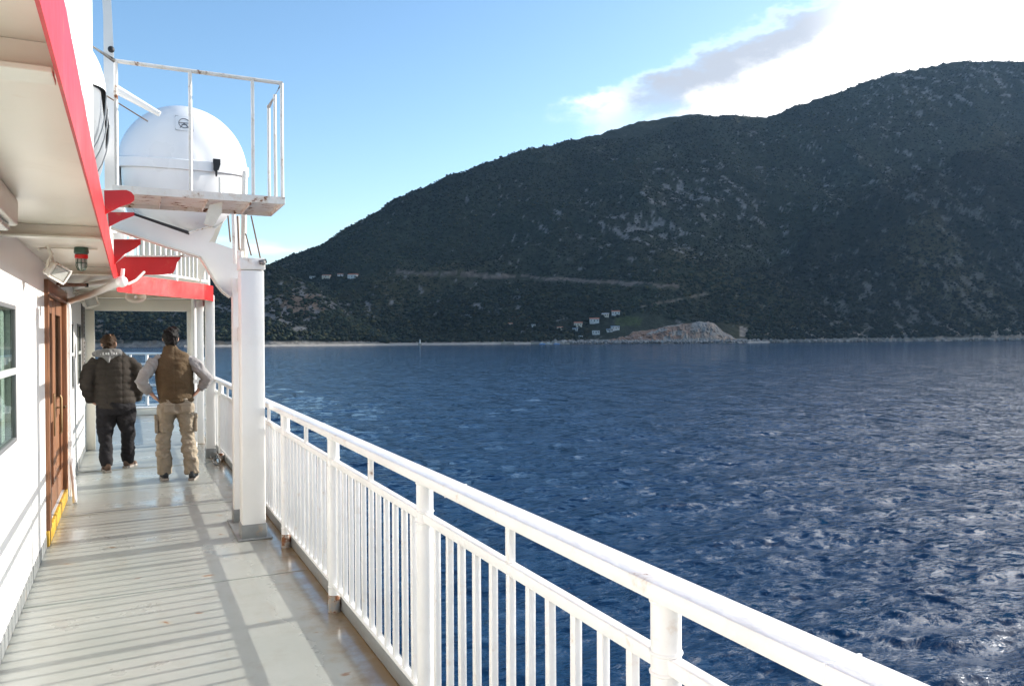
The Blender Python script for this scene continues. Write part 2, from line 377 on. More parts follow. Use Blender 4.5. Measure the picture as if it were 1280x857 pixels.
me2 = tri_mesh('sea_beyond', np.array([[-4400, -3900, SEA-0.6], [5400, -3900, SEA-0.6], [5400, 5900, SEA-0.6], [-4400, 5900, SEA-0.6]], float), np.array([[0, 1, 2, 3]]))
obj('sea_beyond', me2, sea.data.materials[0], parent=sea)

#%%HILLS
# ------------------------------------------------------------------ hills
def tab(pts):
    a = np.array(pts, float); return lambda u: np.interp(u*FPX + 640, a[:, 0], a[:, 1])
def hor(px): return 421.5 - (px - 640)*math.tan(ROLL)
shore = tab([(-1500, 780), (0, 790), (250, 800), (340, 810), (480, 865), (640, 905), (760, 915), (920, 925), (1000, 960), (1280, 1080), (1700, 1150), (2600, 1200)])
ridge1 = tab([(-1500, 300), (-500, 300), (0, 330), (200, 344), (290, 342), (340, 329), (400, 304), (450, 275), (500, 248), (550, 226), (600, 206), (650, 190), (700, 177), (750, 165), (800, 153), (860, 146), (920, 146), (960, 148), (1000, 133), (1060, 111), (1120, 92), (1180, 79), (1210, 76), (1280, 77), (1400, 70), (1700, 110), (2600, 260)])
rid1D = tab([(-1500, 1300), (0, 1260), (340, 1380), (800, 1600), (960, 1760), (1200, 1920), (1700, 2000), (2600, 1900)])
ridge2 = tab([(-1500, 470), (780, 470), (850, 419), (880, 376), (920, 350), (960, 328), (1050, 282), (1150, 222), (1280, 142), (1400, 100), (1700, 140), (2600, 300)])
rid2D = tab([(-1500, 1200), (850, 1020), (1000, 1230), (1280, 1500), (1700, 1650), (2600, 1600)])
ridge3 = tab([(-1500, 330), (0, 335), (250, 338), (330, 344), (380, 356), (430, 377), (470, 398), (505, 424), (540, 470), (2600, 470)])
rid3D = tab([(-1500, 1000), (250, 1010), (400, 990), (520, 930), (2600, 930)])
def terrain(D, u):
    px = u*FPX + 640; S = shore(u); X, Y = to_world(D, u)
    base = np.full(np.shape(D), -60.0); rel = np.zeros(np.shape(D))
    for ry, rd, ex in ((ridge1, rid1D, 1.22), (ridge2, rid2D, 1.0), (ridge3, rid3D, 0.8)):
        K = rd(u); ex = ex + (-0.22*np.exp(-((px-800)/85)**2) if rd is rid1D else 0); K = K + (120*np.exp(-((px-800)/85)**2) if rd is rid1D else 0); H = (hor(px) - ry(u))/FPX*K + EYE - SEA
        t = (D - S)/np.maximum(K - S, 20)
        h = np.where(t <= 1, H*np.clip(t, 0, 1)**ex, H - (D - K)*0.25)
        h = np.where(t < 0, t*60, h)
        base = np.maximum(base, h)
    tt = np.clip((D - S)/250, 0, 1)
    n1 = fbm(X/420+3, Y/420, 4); gull = -np.abs(fbm(X/230, Y/230+8, 4)) ; n2 = fbm(X/45, Y/45, 4)
    nearridge = np.clip((rid1D(u) - D)/350, 0.12, 1)
    h = base + tt*nearridge*(n1*34 + gull*64 + 10) + np.clip((D - S)/60, 0, 1)*n2*7
    return np.where(base < -5, -5 + 0*base, h) + SEA
rows, cols = 330, 900
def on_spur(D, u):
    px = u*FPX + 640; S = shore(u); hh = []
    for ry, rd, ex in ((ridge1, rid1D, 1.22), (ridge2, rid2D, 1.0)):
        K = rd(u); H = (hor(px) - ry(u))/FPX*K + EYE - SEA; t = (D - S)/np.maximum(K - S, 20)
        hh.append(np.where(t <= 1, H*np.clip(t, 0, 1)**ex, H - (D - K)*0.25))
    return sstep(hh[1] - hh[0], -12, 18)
def sstep(a, lo, hi):
    t = np.clip((a - lo)/(hi - lo), 0, 1); return t*t*(3-2*t)
uT = np.concatenate([np.linspace(-2.4, -0.75, 120, endpoint=False), np.linspace(-0.75, 0.8, 660, endpoint=False), np.linspace(0.8, 2.4, 120)])
tT = np.linspace(0, 1, rows)**1.35
US = np.broadcast_to(uT, (rows, cols)); S = shore(US)
DT = (S - 25) + tT[:, None]*(2900 - S)
ZT = terrain(DT, US); XT, YT = to_world(DT, US)
PXT = US*FPX + 640; PYT = hor(PXT) - (ZT - EYE)/DT*FPX
# ground colours: maquis, bare limestone, dry grass
def sstep(a, lo, hi):
    t = np.clip((a - lo)/(hi - lo), 0, 1); return t*t*(3-2*t)
def rockiness(X, Y, D, u, Zv):
    px = u*FPX+640; alt = Zv - SEA
    big = fbm(X/330+5, Y/330+2, 3)
    zone = 0.05 + 0.5*np.exp(-(((px-720)/150)**2 + ((alt-170)/90)**2)) + 0.45*np.exp(-(((px-870)/120)**2+((alt-250)/110)**2)) \
        + 0.42*np.exp(-(((px-1180)/190)**2+((alt-560)/150)**2)) + 0.34*np.exp(-(((px-1160)/180)**2+((alt-70)/80)**2)) + 0.5*np.exp(-(((px-365)/70)**2+((alt-35)/30)**2)) \
        + 0.25*np.exp(-(((px-1230)/120)**2+((alt-230)/120)**2))
    n = fbm(X/13, Y/13, 4, g=0.7) + 0.5*big
    return sstep(n + zone*0.74, 0.42, 0.60)
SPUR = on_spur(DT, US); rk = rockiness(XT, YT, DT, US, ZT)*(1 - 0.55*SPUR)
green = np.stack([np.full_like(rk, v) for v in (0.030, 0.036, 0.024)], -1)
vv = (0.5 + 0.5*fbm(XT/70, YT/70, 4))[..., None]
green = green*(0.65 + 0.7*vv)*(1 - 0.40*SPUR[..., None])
dry = sstep(fbm(XT/180-4, YT/180, 4), 0.05, 0.45)[..., None]
green = green*(1-0.55*dry) + np.array([0.070, 0.062, 0.030])*0.55*dry
rockc = np.array([0.165, 0.16, 0.155])
colT = green*(1-rk[..., None]) + rockc*rk[..., None]
# the cut of the hill road, a bare limestone scar
road_py = np.interp(PXT, [480, 520, 600, 700, 760, 820, 850, 1300], [339, 341, 344, 349, 352, 356, 359, 359])
onroad = (PXT > 495) & (PXT < 850) & (np.abs(PYT - road_py - 3*fbm(PXT/14, PXT*0, 3)) < 2.2 + 2.4*fbm(PXT/9, PYT/6, 2))
colT[onroad] = np.array([0.125, 0.105, 0.09])
# pale soil track above the cutting and the red earth by the village
trk = (PXT > 800) & (PXT < 890) & (np.abs(PYT - (384 - (PXT-800)*0.20)) < 1.2+3*fbm(PXT/7, PYT/5, 2)); colT[trk] = np.array([0.13, 0.11, 0.085])
redE = (np.exp(-(((PXT-652)/16)**2 + ((PYT-397)/5)**2)) + 0.25*fbm(PXT/8, PYT/4, 3)) > 0.55; colT[redE] = np.array([0.14, 0.065, 0.035])
grass = (np.exp(-(((PXT-784)/22)**2 + ((PYT-401)/8)**2)) + 0.25*fbm(PXT/8, PYT/4, 3)) > 0.5; colT[grass] = np.array([0.048, 0.062, 0.026])
# orange earth low on the left spur
org = (np.exp(-(((PXT-372)/48)**2 + ((PYT-381)/20)**2)) + 0.5*fbm(PXT/9, PYT/9, 3)) > 0.72; colT[org] = np.array([0.17, 0.12, 0.085])
# shore rocks
shr = ((ZT - SEA) < 5) & ((ZT - SEA) > -1.5); colT[shr] = np.array([0.22, 0.20, 0.175])
clf = ((ZT - SEA) < 14 + 14*fbm(PXT/22, PYT*0+1, 4)) & ((ZT-SEA) > -1) & (fbm(PXT/30, PYT/9, 4) > 0.02) & (PXT > 925); colT[clf] = np.array([0.26, 0.215, 0.175])
lowspur = ((ZT - SEA) < 26) & (PXT < 345) & (fbm(PXT/12, PYT/9, 4) > 0.12); colT[lowspur] = np.array([0.24, 0.18, 0.13])

def hill_mat(name, rough_bump=1.0):
    m = bpy.data.materials.new(name); m.use_nodes = True; t = m.node_tree; b = t.nodes['Principled BSDF']
    a = N(t, 'ShaderNodeVertexColor', layer_name='tint'); g = N(t, 'ShaderNodeNewGeometry')
    n = N(t, 'ShaderNodeTexNoise'); n.inputs['Scale'].default_value = 0.13; n.inputs['Detail'].default_value = 7; n.inputs['Roughness'].default_value = 0.7
    L(t, g.outputs['Position'], n.inputs['Vector'])
    mx = N(t, 'ShaderNodeMix', data_type='RGBA', blend_type='MULTIPLY'); mx.inputs[0].default_value = 1
    L(t, a.outputs['Color'], mx.inputs[6])
    f = SS(t, n.outputs['Fac'], 0.32, 0.68, 0.6, 1.25); cc = N(t, 'ShaderNodeCombineColor')
    for i in range(3): L(t, f, cc.inputs[i])
    L(t, cc.outputs[0], mx.inputs[7]); L(t, mx.outputs[2], b.inputs['Base Color'])
    b.inputs['Roughness'].default_value = 0.95; b.inputs['Specular IOR Level'].default_value = 0.1
    bp = N(t, 'ShaderNodeBump'); bp.inputs['Strength'].default_value = 0.9*rough_bump; bp.inputs['Distance'].default_value = 5.0
    L(t, n.outputs['Fac'], bp.inputs['Height']); L(t, bp.outputs[0], b.inputs['Normal'])
    return m
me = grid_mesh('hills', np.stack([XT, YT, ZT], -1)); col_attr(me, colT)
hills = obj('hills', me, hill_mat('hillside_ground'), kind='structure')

# maquis and trees covering the slopes
def ico():
    p = (1+5**0.5)/2; v = np.array([(-1,p,0),(1,p,0),(-1,-p,0),(1,-p,0),(0,-1,p),(0,1,p),(0,-1,-p),(0,1,-p),(p,0,-1),(p,0,1),(-p,0,-1),(-p,0,1)], float)
    f = np.array([(0,11,5),(0,5,1),(0,1,7),(0,7,10),(0,10,11),(1,5,9),(5,11,4),(11,10,2),(10,7,6),(7,1,8),(3,9,4),(3,4,2),(3,2,6),(3,6,8),(3,8,9),(4,9,5),(2,4,11),(6,2,10),(8,6,7),(9,8,1)])
    return v/np.linalg.norm(v[0]), f
def octa():
    v = np.array([(1,0,0),(-1,0,0),(0,1,0),(0,-1,0),(0,0,1),(0,0,-0.6)], float)
    return v, np.array([(0,2,4),(2,1,4),(1,3,4),(3,0,4),(2,0,5),(1,2,5),(3,1,5),(0,3,5)])
def scatter(n, name, label, lohi, seed, big, shape=ico):
    g = np.random.default_rng(seed); IV, IF = shape(); nv = len(IV)
    u = g.uniform(-0.85, 0.85, n); t = g.random(n)**1.25
    S = shore(u); D = S + 14 + t*(np.minimum(rid1D(u)*1.02, 2500) - S)
    if lohi: D = S + 8 + g.random(n)**1.6*lohi
    X, Y = to_world(D, u); Zv = terrain(D, u); px = u*FPX+640; py = hor(px) - (Zv-EYE)/D*FPX
    rkv = rockiness(X, Y, D, u, Zv)
    rpy = np.interp(px, [480, 520, 600, 700, 760, 820, 850, 1300], [339, 341, 344, 349, 352, 356, 359, 359])
    bad = (rkv > 0.45) & (g.random(n) < 0.86)
    bad |= (px > 495) & (px < 850) & (np.abs(py - rpy - 1) < 3.6)
    bad |= (px > 735) & (px < 935) & (D < S + 52)
    bad |= (px > 690) & (px < 800) & (py > 388) & (g.random(n) < 0.5)
    bad |= (px > 800) & (px < 890) & (np.abs(py - (384 - (px-800)*0.20)) < 2)
    bad |= (Zv < SEA + 3)
    k = ~bad; D, u, X, Y, Zv = D[k], u[k], X[k], Y[k], Zv[k]; n = len(D)
    r = big*(0.5 + g.random(n)**2*1.2)*(0.7 + 0.3*D/1000)
    sc3 = np.stack([r*g.uniform(0.8, 1.3, n), r*g.uniform(0.8, 1.3, n), r*g.uniform(0.55, 1.0, n)], -1)
    a = g.random(n)*6.283; ca, sa = np.cos(a), np.sin(a)
    V = IV[None]*g.uniform(0.68, 1.28, (n, nv, 1))*sc3[:, None]
    V = np.stack([V[..., 0]*ca[:, None]-V[..., 1]*sa[:, None], V[..., 0]*sa[:, None]+V[..., 1]*ca[:, None], V[..., 2]], -1)
    V += np.stack([X, Y, Zv + r*0.35], -1)[:, None]
    F = (IF[None] + (np.arange(n)*nv)[:, None, None]).reshape(-1, 3)
    me = tri_mesh(name, V.reshape(-1, 3), F, True)
    base = np.array([0.026, 0.033, 0.021])[None]*g.uniform(0.7, 1.35, (n, 1)) * np.array([1, 1, 1])
    warm = (g.random(n) < 0.13)[:, None]; base = np.where(warm, base*np.array([1.7, 1.3, 1.0]), base)
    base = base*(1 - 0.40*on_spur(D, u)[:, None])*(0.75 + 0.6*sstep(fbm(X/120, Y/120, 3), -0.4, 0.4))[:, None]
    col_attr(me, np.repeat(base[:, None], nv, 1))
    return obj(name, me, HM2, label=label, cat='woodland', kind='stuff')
HM2 = hill_mat('maquis_foliage', 0.3)
scatter(120000, 'hillside_scrub', 'dark green scrub and trees covering the hill slopes across the water', None, 3, 1.55, octa)
scatter(14000, 'shore_woodland', 'dark trees crowding the foot of the hills behind the beach', 190, 5, 2.3)

def ground(px, py, lo=0.0):                 # where the sight line of (px, py) meets the hill
    u = (px-640)/FPX; S = float(shore(np.array([u]))[0]); Ds = np.linspace(S + lo, S + 1400, 1400)
    z = terrain(Ds, np.full(1400, u)); p = hor(px) - (z-EYE)/Ds*FPX
    i = int(np.argmax(p <= py)); x, y = to_world(Ds[i], u); return Vector((x, y, float(z[i]))), Ds[i]

# ------------------------------------------------------------------ shore: beach, quarry cutting, rubble, houses
BEACH = mat('pebble_beach', (0.30, 0.27, 0.23), 0.9, 0.3, 0.2, 0.5, 0.6)
QUARRY = mat('bare_cut_limestone', (0.36, 0.25, 0.17), 0.9, 0.25, 0.22, 0.8, 0.5)
def quarry_mat():
    m = bpy.data.materials.new('cut_rock_face'); m.use_nodes = True; t = m.node_tree; b = t.nodes['Principled BSDF']
    a = N(t, 'ShaderNodeVertexColor', layer_name='tint'); g = N(t, 'ShaderNodeNewGeometry')
    n = N(t, 'ShaderNodeTexNoise'); n.inputs['Scale'].default_value = 0.5; n.inputs['Detail'].default_value = 8; n.inputs['Roughness'].default_value = 0.75; L(t, g.outputs['Position'], n.inputs['Vector'])
    mx = N(t, 'ShaderNodeMix', data_type='RGBA', blend_type='MULTIPLY'); mx.inputs[0].default_value = 1; L(t, a.outputs['Color'], mx.inputs[6])
    f = SS(t, n.outputs['Fac'], 0.3, 0.7, 0.5, 1.3); cc = N(t, 'ShaderNodeCombineColor')
    for i in range(3): L(t, f, cc.inputs[i])
    L(t, cc.outputs[0], mx.inputs[7]); L(t, mx.outputs[2], b.inputs['Base Color']); b.inputs['Roughness'].default_value = 0.95
    return m
QM = quarry_mat()
qp = np.linspace(735, 945, 240); qt = np.linspace(0, 1, 40)
QP, QT = np.meshgrid(qp, qt); QU = (QP-640)/FPX
topy = np.interp(QP, [735, 760, 780, 800, 840, 870, 885, 893, 905, 925, 945], [426, 422, 417, 414, 407, 403, 401, 404, 415, 424, 427]) + 1.6*fbm(QP/9, QP*0, 4)
Sq = shore(QU); z0 = SEA - 1.0
Dq = Sq - 14 + QT**1.0*38 + (5*fbm(QP/6, QT*2.5, 4) + 4*fbm(QP/2.0, QT*9, 3))*np.sin(QT*3.14)**0.7
ztop = (hor(QP) - topy)/FPX*(Sq+24) + EYE
Zq = z0 + (ztop - z0)*np.clip(QT, 0, 1)**0.75
Xq, Yq = to_world(Dq, QU); me = grid_mesh('quarry_face', np.stack([Xq, Yq, Zq], -1), smooth=False)
fr = fbm(QP/11+3, QT*4, 4); c1_, c2_, c3_ = np.array([0.20, 0.115, 0.075]), np.array([0.31, 0.235, 0.18]), np.array([0.25, 0.225, 0.20])
wq = sstep(QP + 40*fr, 820, 880)[..., None]; cq = c1_*(1-wq) + c2_*wq*(0.8+0.5*fbm(QP/3, QT*3, 3)[..., None]); cq = np.where((fr > 0.18)[..., None], c3_*0.9, cq)
cq = np.where((QT < 0.16)[..., None], c3_, cq); col_attr(me, cq)
obj('quarry_face', me, QM, kind='structure', label='bare orange and grey rock cutting above the shore', cat='cliff')
bu = np.linspace(-0.42, 0.33, 300); bt = np.linspace(0, 1, 7); BU, BT = np.meshgrid(bu, bt)
bD = shore(BU) - 24 + BT*34; bz = SEA - 0.8 + 2.8*np.clip(BT*1.6, 0, 1)**0.7 + 0.5*fbm(BU*200, BT*3, 3) - 3.0*(BT > 0.95)
bx, by = to_world(bD, BU); obj('beach', grid_mesh('beach', np.stack([bx, by, bz], -1)), BEACH, kind='structure')
g = np.random.default_rng(8); IV, IF = ico(); n = 900
pxs = g.uniform(690, 935, n); u = (pxs-640)/FPX; D = shore(u) - 24 + g.random(n)**1.2*20; x, y = to_world(D, u); r = g.uniform(0.6, 2.0, n)
V = IV[None]*g.uniform(0.6, 1.2, (n, 12, 1))*r[:, None, None] + np.stack([x, y, SEA + 0.6 + g.random(n)*1.6 + (D - shore(u) + 24)*0.10], -1)[:, None]
me = tri_mesh('shore_rubble', V.reshape(-1, 3), (IF[None]+(np.arange(n)*12)[:, None, None]).reshape(-1, 3))
col_attr(me, np.repeat((np.array([0.27, 0.25, 0.235])[None]*g.uniform(0.6, 1.3, (n, 1)))[:, None], 12, 1))
obj('shore_rubble', me, QM, kind='stuff', label='pale broken rock tipped along the water below the cutting', cat='rubble')
n = 700; pxs = g.uniform(930, 1300, n); u = (pxs-640)/FPX; D = shore(u) - 3 + g.random(n)*12; x, y = to_world(D, u); r = g.uniform(0.8, 3.6, n)
V = IV[None]*g.uniform(0.6, 1.2, (n, 12, 1))*r[:, None, None] + np.stack([x, y, SEA + g.random(n)*2], -1)[:, None]
me = tri_mesh('shore_boulders', V.reshape(-1, 3), (IF[None]+(np.arange(n)*12)[:, None, None]).reshape(-1, 3))
col_attr(me, np.repeat((np.array([0.25, 0.225, 0.20])[None]*g.uniform(0.5, 1.3, (n, 1)))[:, None], 12, 1))
obj('shore_boulders', me, QM, kind='stuff', label='pale boulders along the wild shore under the green hill', cat='rocks')

HW = mat('house_whitewash', (0.50, 0.50, 0.49), 0.8, 0.2, 0.3); HC = mat('house_cream_render', (0.52, 0.45, 0.36), 0.8, 0.1, 0.3)
HR = mat('terracotta_tiles', (0.30, 0.11, 0.065), 0.85, 0.2, 0.8); HG = mat('grey_roofing', (0.34, 0.36, 0.39), 0.8, 0.15, 0.8); HB = mat('blue_sheeting', (0.20, 0.33, 0.58), 0.7, 0.15, 0.8)
HD = mat('dark_window', (0.03, 0.035, 0.045), 0.3, 0.1, 1)
def house(px, py, wpx, hpx, wallm, roofm, label, pitched=True, cat='house', nwin=3, lo=6.0):
    p, D = ground(px, py, lo); wd = 0.78*wpx/FPX*D; ht = 0.78*hpx/FPX*D; dp = max(wd*0.65, 4.0)
    t = thing('village_house', label, cat, p - Vector((0, 0, 0.8)), -YAW + random.uniform(-0.3, 0.3), 'houses on the far shore')
    wh = (ht*0.72 if pitched else ht*0.9) + 0.8
    obj('wall', BOX(-wd/2, wd/2, -dp/2, dp/2, -2.0, wh, 0), wallm, t)
    m = MB(); e = 0.35
    if pitched: m.plate([(-wd/2-e, -dp/2-e, wh+0.003), (-wd/2-e, dp/2+e, wh+0.003), (-wd/2-e, 0, wh+ht*0.34)], (wd+2*e, 0, 0))
    else: m.box(-wd/2-e, wd/2+e, -dp/2-e, dp/2+e, wh+0.003, wh+0.4)
    obj('roof', m.mesh(), roofm, t)
    for i in range(nwin):
        x = -wd/2 + wd*(i+0.5)/nwin
        obj('door' if i == 1 else 'window', BOX(x-0.55, x+0.55, -dp/2-0.06, -dp/2+0.1, (0.85 if i == 1 else 1.7), 3.0 if wh > 3.2 else wh-0.3, 0), HD, t)
    return t
house(770, 393, 13, 5.5, HW, HR, 'whitewashed house highest on the green slope above the village')
house(757, 395, 11, 4.5, HC, HG, 'pale house with grey roof beside the highest whitewashed house')
house(743, 402, 15, 6.0, HW, HR, 'long white house with red tiled roof above the cream houses')
house(723, 407, 13, 6.0, HC, HR, 'cream house with terracotta roof at the uphill edge of the village trees')
house(719, 413, 8, 4, HW, HB, 'small house with blue roof below the cream houses', False)
house(745, 417, 12, 5.0, HW, HG, 'white flat-roofed house near the rubble shore', False)
house(769, 411, 12, 4.5, HW, HB, 'house with pale blue sheet roof beside the red earth bank', False)
house(764, 414, 4, 4, HW, HG, 'tiny white hut just below the pale blue sheet roof', False, 'hut', 2)
house(760, 414, 4, 3.5, HW, HB, 'tiny hut with blue roof beside the tiny white hut', False, 'hut', 2)
house(726, 422, 6, 3, HW, HG, 'small white hut by the beach below the village', False, 'hut', 2)
house(667, 408, 6, 3, HW, HG, 'lone white hut among the trees beside the red earth', False, 'hut', 2)
house(700, 411, 9, 3, HC, HR, 'low cream house among trees between lone hut and village', True)
house(638, 406, 7, 3, HC, HR, 'low house below the red earth patch on the wooded slope', True, 'house', 2)
house(442, 347, 15, 6.0, HW, HR, 'large white villa where the hill road begins')
house(409, 347, 13, 4.0, HC, HR, 'cream villa on the terrace above the rocky spur')
house(391, 348, 9, 3.2, HW, HG, 'small white villa at the end of the terrace', False)
house(426, 345, 9, 3.2, HW, HR, 'white villa between the cream villa and the large white villa')
# small craft and shelters at the landing place
def boat(px, wpx, label, colm):
    u = (px-640)/FPX; D = float(shore(np.array([u]))[0]) - 31; x, y = to_world(D, u); l = wpx/FPX*D
    t = thing('moored_boat', label, 'boat', (x, y, SEA), -YAW, 'boats at the village landing')
    m = MB(); hw = l*0.16
    lo_, hi_ = [], []
    for s, ww in ((-0.5, 0.8), (-0.2, 1), (0.2, 0.95), (0.42, 0.5), (0.5, 0.05)):
        lo_.append((s*l*0.92, hw*ww*0.7)); hi_.append((s*l, hw*ww))
    b0 = [(a, -b, -0.25) for a, b in lo_] + [(a, b, -0.25) for a, b in lo_[::-1]]; b1 = [(a, -b, 1.1) for a, b in hi_] + [(a, b, 1.1) for a, b in hi_[::-1]]
    v0 = [m.bm.verts.new(p) for p in b0]; v1 = [m.bm.verts.new(p) for p in b1]; k = len(v0)
    m.bm.faces.new(v0); m.bm.faces.new(v1)
    for i in range(k): m.bm.faces.new((v0[i], v0[(i+1) % k], v1[(i+1) % k], v1[i]))
    obj('hull', m.mesh(), colm, t)
    obj('cabin', BOX(-l*0.28, l*0.12, -hw*0.6, hw*0.6, 1.103, 2.5, 0.05), HW, t)
    obj('windscreen', BOX(l*0.123, l*0.15, -hw*0.55, hw*0.55, 1.5, 2.3, 0.02), HD, t)
boat(678, 8, 'blue hulled motor boat moored at the landing, first of three', HB)
boat(686, 9, 'white hulled motor boat moored between two blue boats', HW)
boat(696, 8, 'blue hulled motor boat moored nearest the rubble shore', HB)
def quay(px0, px1, off, h, label):
    ua, ub = (px0-640)/FPX, (px1-640)/FPX; Da = float(shore(np.array([ua]))[0])+off; Db = float(shore(np.array([ub]))[0])+off
    a = Vector((*to_world(Da, ua), SEA)); b = Vector((*to_world(Db, ub), SEA)); d = b-a
    mtx = Matrix.Translation(a) @ Matrix.Rotation(math.atan2(d.y, d.x), 4, 'Z')
    m = MB(); m.box(0, d.length, -2, 4, -2, h, 0.15, mtx); m.box(0, d.length, 3.0, 3.8, h-0.1, h+0.9, 0.05, mtx)
    obj('stone_quay', m.mesh(), BEACH, label=label, cat='quay')
quay(664, 712, -27, 1.3, 'low stone quay where the small boats lie')
quay(627, 642, -24, 2.2, 'short pale breakwater standing apart from the village')
u_ = (525-640)/FPX; D_ = float(shore(np.array([u_]))[0]) - 22; x_, y_ = to_world(D_, u_)
t = thing('beacon', 'slim white beacon standing alone on the long beach', 'beacon', (x_, y_, SEA))
obj('base', BOX(-1.6, 1.6, -1.6, 1.6, -1, 2.2, 0.1), BEACH, t)
obj('tower', MB().lathe([(0.9, 2.2), (0.7, 6.0), (1.0, 6.1), (1.0, 6.3)]).mesh(smooth=40), HW, t)
obj('lantern', MB().lathe([(0.5, 6.3), (0.5, 7.2), (0.6, 7.25), (0.05, 7.7)]).mesh(smooth=40), HD, t)
#%%SHIP
# ------------------------------------------------------------------ ship: deck, hull, deckhouse, upper deck
XW = -0.608                       # promenade face of the deckhouse
BOWY = 22.0
me = BOX(-6.0, 1.20, -6, BOWY, -0.05, 0.0, 0)
deck = obj('deck', me, DECKM, kind='structure')
obj('coaming', BOX(1.125, 1.185, -6, 13.0, 0.003, 0.085, 0.008), GREYP, deck)
for yy in (2.9, 5.6, 8.3, 11.0):  # weld seams between the deck plates
    m = MB(); m.tube([(-0.6, yy, 0.0), (1.12, yy+0.01, 0.0)], (0.012, 0.0035), 8, ref=(0, 1, 0)); obj('weld_seam', m.mesh(smooth=60), DECKM, deck)
m = MB()
m.plate([(-6, -6, -0.06), (1.22, -6, -0.06), (1.22, 17, -0.06), (0.6, 20, -0.06), (-1.0, BOWY+0.4, -0.06), (-6, BOWY+0.4, -0.06)], (0, 0, SEA - 0.8 + 0.06))
obj('ferry_hull', m.mesh(), WALLW, kind='structure')

house_ = thing('deckhouse', 'long white deckhouse wall with windows and wooden double door', 'deckhouse', (0, 0, 0))
YE = 13.1
HT = 2.25
opens = [(1.4, 3.1, 1.06, 1.83), (3.75, 5.36, 1.06, 1.83), (7.2, 9.1, 0.13, 2.06), (9.85, 10.5, 1.08, 1.83), (11.35, 12.05, 1.08, 1.83)]
m = MB(); y = -6.0
for a, b, z0, z1 in opens:
    m.box(XW-0.08, XW, y, a, 0.004, HT)
    m.box(XW-0.08, XW, a, b, 0.004, z0); m.box(XW-0.08, XW, a, b, z1, HT); y = b
m.box(XW-0.08, XW, y, YE, 0.004, HT)
bmesh.ops.remove_doubles(m.bm, verts=m.bm.verts, dist=0.0005)
# drop the doubled inner faces where boxes butt
dupf = {}
for f in list(m.bm.faces):
    k = tuple(round(c, 3) for c in f.calc_center_median()); dupf.setdefault(k, []).append(f)
for fs in dupf.values():
    if len(fs) > 1: bmesh.ops.delete(m.bm, geom=fs, context='FACES_ONLY')
obj('wall', m.mesh(), WALLW, house_)
obj('end_wall', BOX(-4.0, XW-0.003, YE-0.08, YE, 0.004, HT, 0), WALLW, house_)
m = MB(); m.box(-3.2, -3.1, -6, YE-0.1, 0.004, HT); m.box(-3.1, XW-0.09, -6, YE-0.1, 0.006, 0.02); m.box(-3.1, XW-0.09, -6, YE-0.1, HT-0.03, HT-0.01)
obj('saloon_interior', m.mesh(), INT, house_)
obj('skirting', BOX(XW, XW+0.006, -6, 7.12, 0.005, 0.10, 0), GREYP, house_)
obj('skirting', BOX(XW, XW+0.006, 9.2, YE, 0.005, 0.10, 0), GREYP, house_)
FRAMEM = mat('dark_grey_gasket', (0.13, 0.135, 0.14), 0.5, 0.1, 5)
GREYF = mat('grey_anodised', (0.38, 0.40, 0.39), 0.5, 0.1, 5)
CURT = mat('grey_green_curtain', (0.55, 0.58, 0.54), 0.9, 0.2, 6, 0.3, 12)
for i, (a, b, z0, z1) in enumerate(opens):
    if i == 2: continue
    wn_ = obj('window', MB().box(XW-0.018, XW+0.010, a-0.012, a+0.015, z0-0.012, z1+0.012, 0.005).box(XW-0.018, XW+0.010, b-0.015, b+0.012, z0-0.012, z1+0.012, 0.006)
        .box(XW-0.018, XW+0.009, a+0.012, b-0.012, z0-0.012, z0+0.015, 0.005).box(XW-0.018, XW+0.009, a+0.012, b-0.012, z1-0.015, z1+0.012, 0.006).mesh(smooth=40), FRAMEM, house_)
    zm = z0 + (z1-z0)*0.52
    obj('pane', BOX(XW-0.006, XW-0.001, a+0.01, b-0.01, z0+0.01, z1-0.01, 0), GLASS, wn_)
    obj('sash_bar', BOX(XW-0.0005, XW+0.012, a+0.016, b-0.016, zm-0.02, zm+0.02, 0.004), GREYF, wn_)
    m = MB(); n = 14
    for j in range(n):
        ya = a + (b-a)*j/n; yb = a + (b-a)*(j+0.85)/n
        m.box(XW-0.042-0.010*(j % 2), XW-0.038-0.010*(j % 2), max(ya, a+0.002), yb, z0+0.005, z1-0.005)
    obj('curtain', m.mesh(), CURT, wn_)
# wooden double door
a, b, z0, z1 = opens[2]
dr = obj('door', MB().box(XW-0.07, XW+0.03, a-0.05, a+0.05, 0.13, z1+0.02, 0.006).box(XW-0.07, XW+0.03, b-0.05, b+0.05, 0.13, z1+0.02, 0.006).box(XW-0.07, XW+0.032, a-0.055, b+0.055, z1-0.05, z1+0.06, 0.006).mesh(smooth=40), WOOD, house_)
mid = (a+b)/2
for (ya, yb) in ((a+0.055, mid-0.004), (mid+0.004, b-0.055)):
    s = 0.13; zc = 1.0
    m = MB(); xo, xi = XW-0.012, XW-0.055
    m.box(xi, xo, ya, ya+s, 0.15, z1-0.055, 0.004).box(xi, xo, yb-s, yb, 0.15, z1-0.055, 0.004)
    m.box(xi, xo-0.001, ya+s, yb-s, 0.15, 0.36, 0.004).box(xi, xo-0.001, ya+s, yb-s, zc-0.08, zc+0.08, 0.004).box(xi, xo-0.001, ya+s, yb-s, z1-0.19, z1-0.055, 0.004)
    m.box(xi+0.01, xo-0.02, ya+s, yb-s, 0.36, zc-0.08)
    obj('leaf', m.mesh(smooth=40), WOOD, dr)
    obj('pane', BOX(xi+0.014, xi+0.02, ya+s-0.01, yb-s+0.01, zc+0.075, z1-0.185, 0), GLASS, dr)
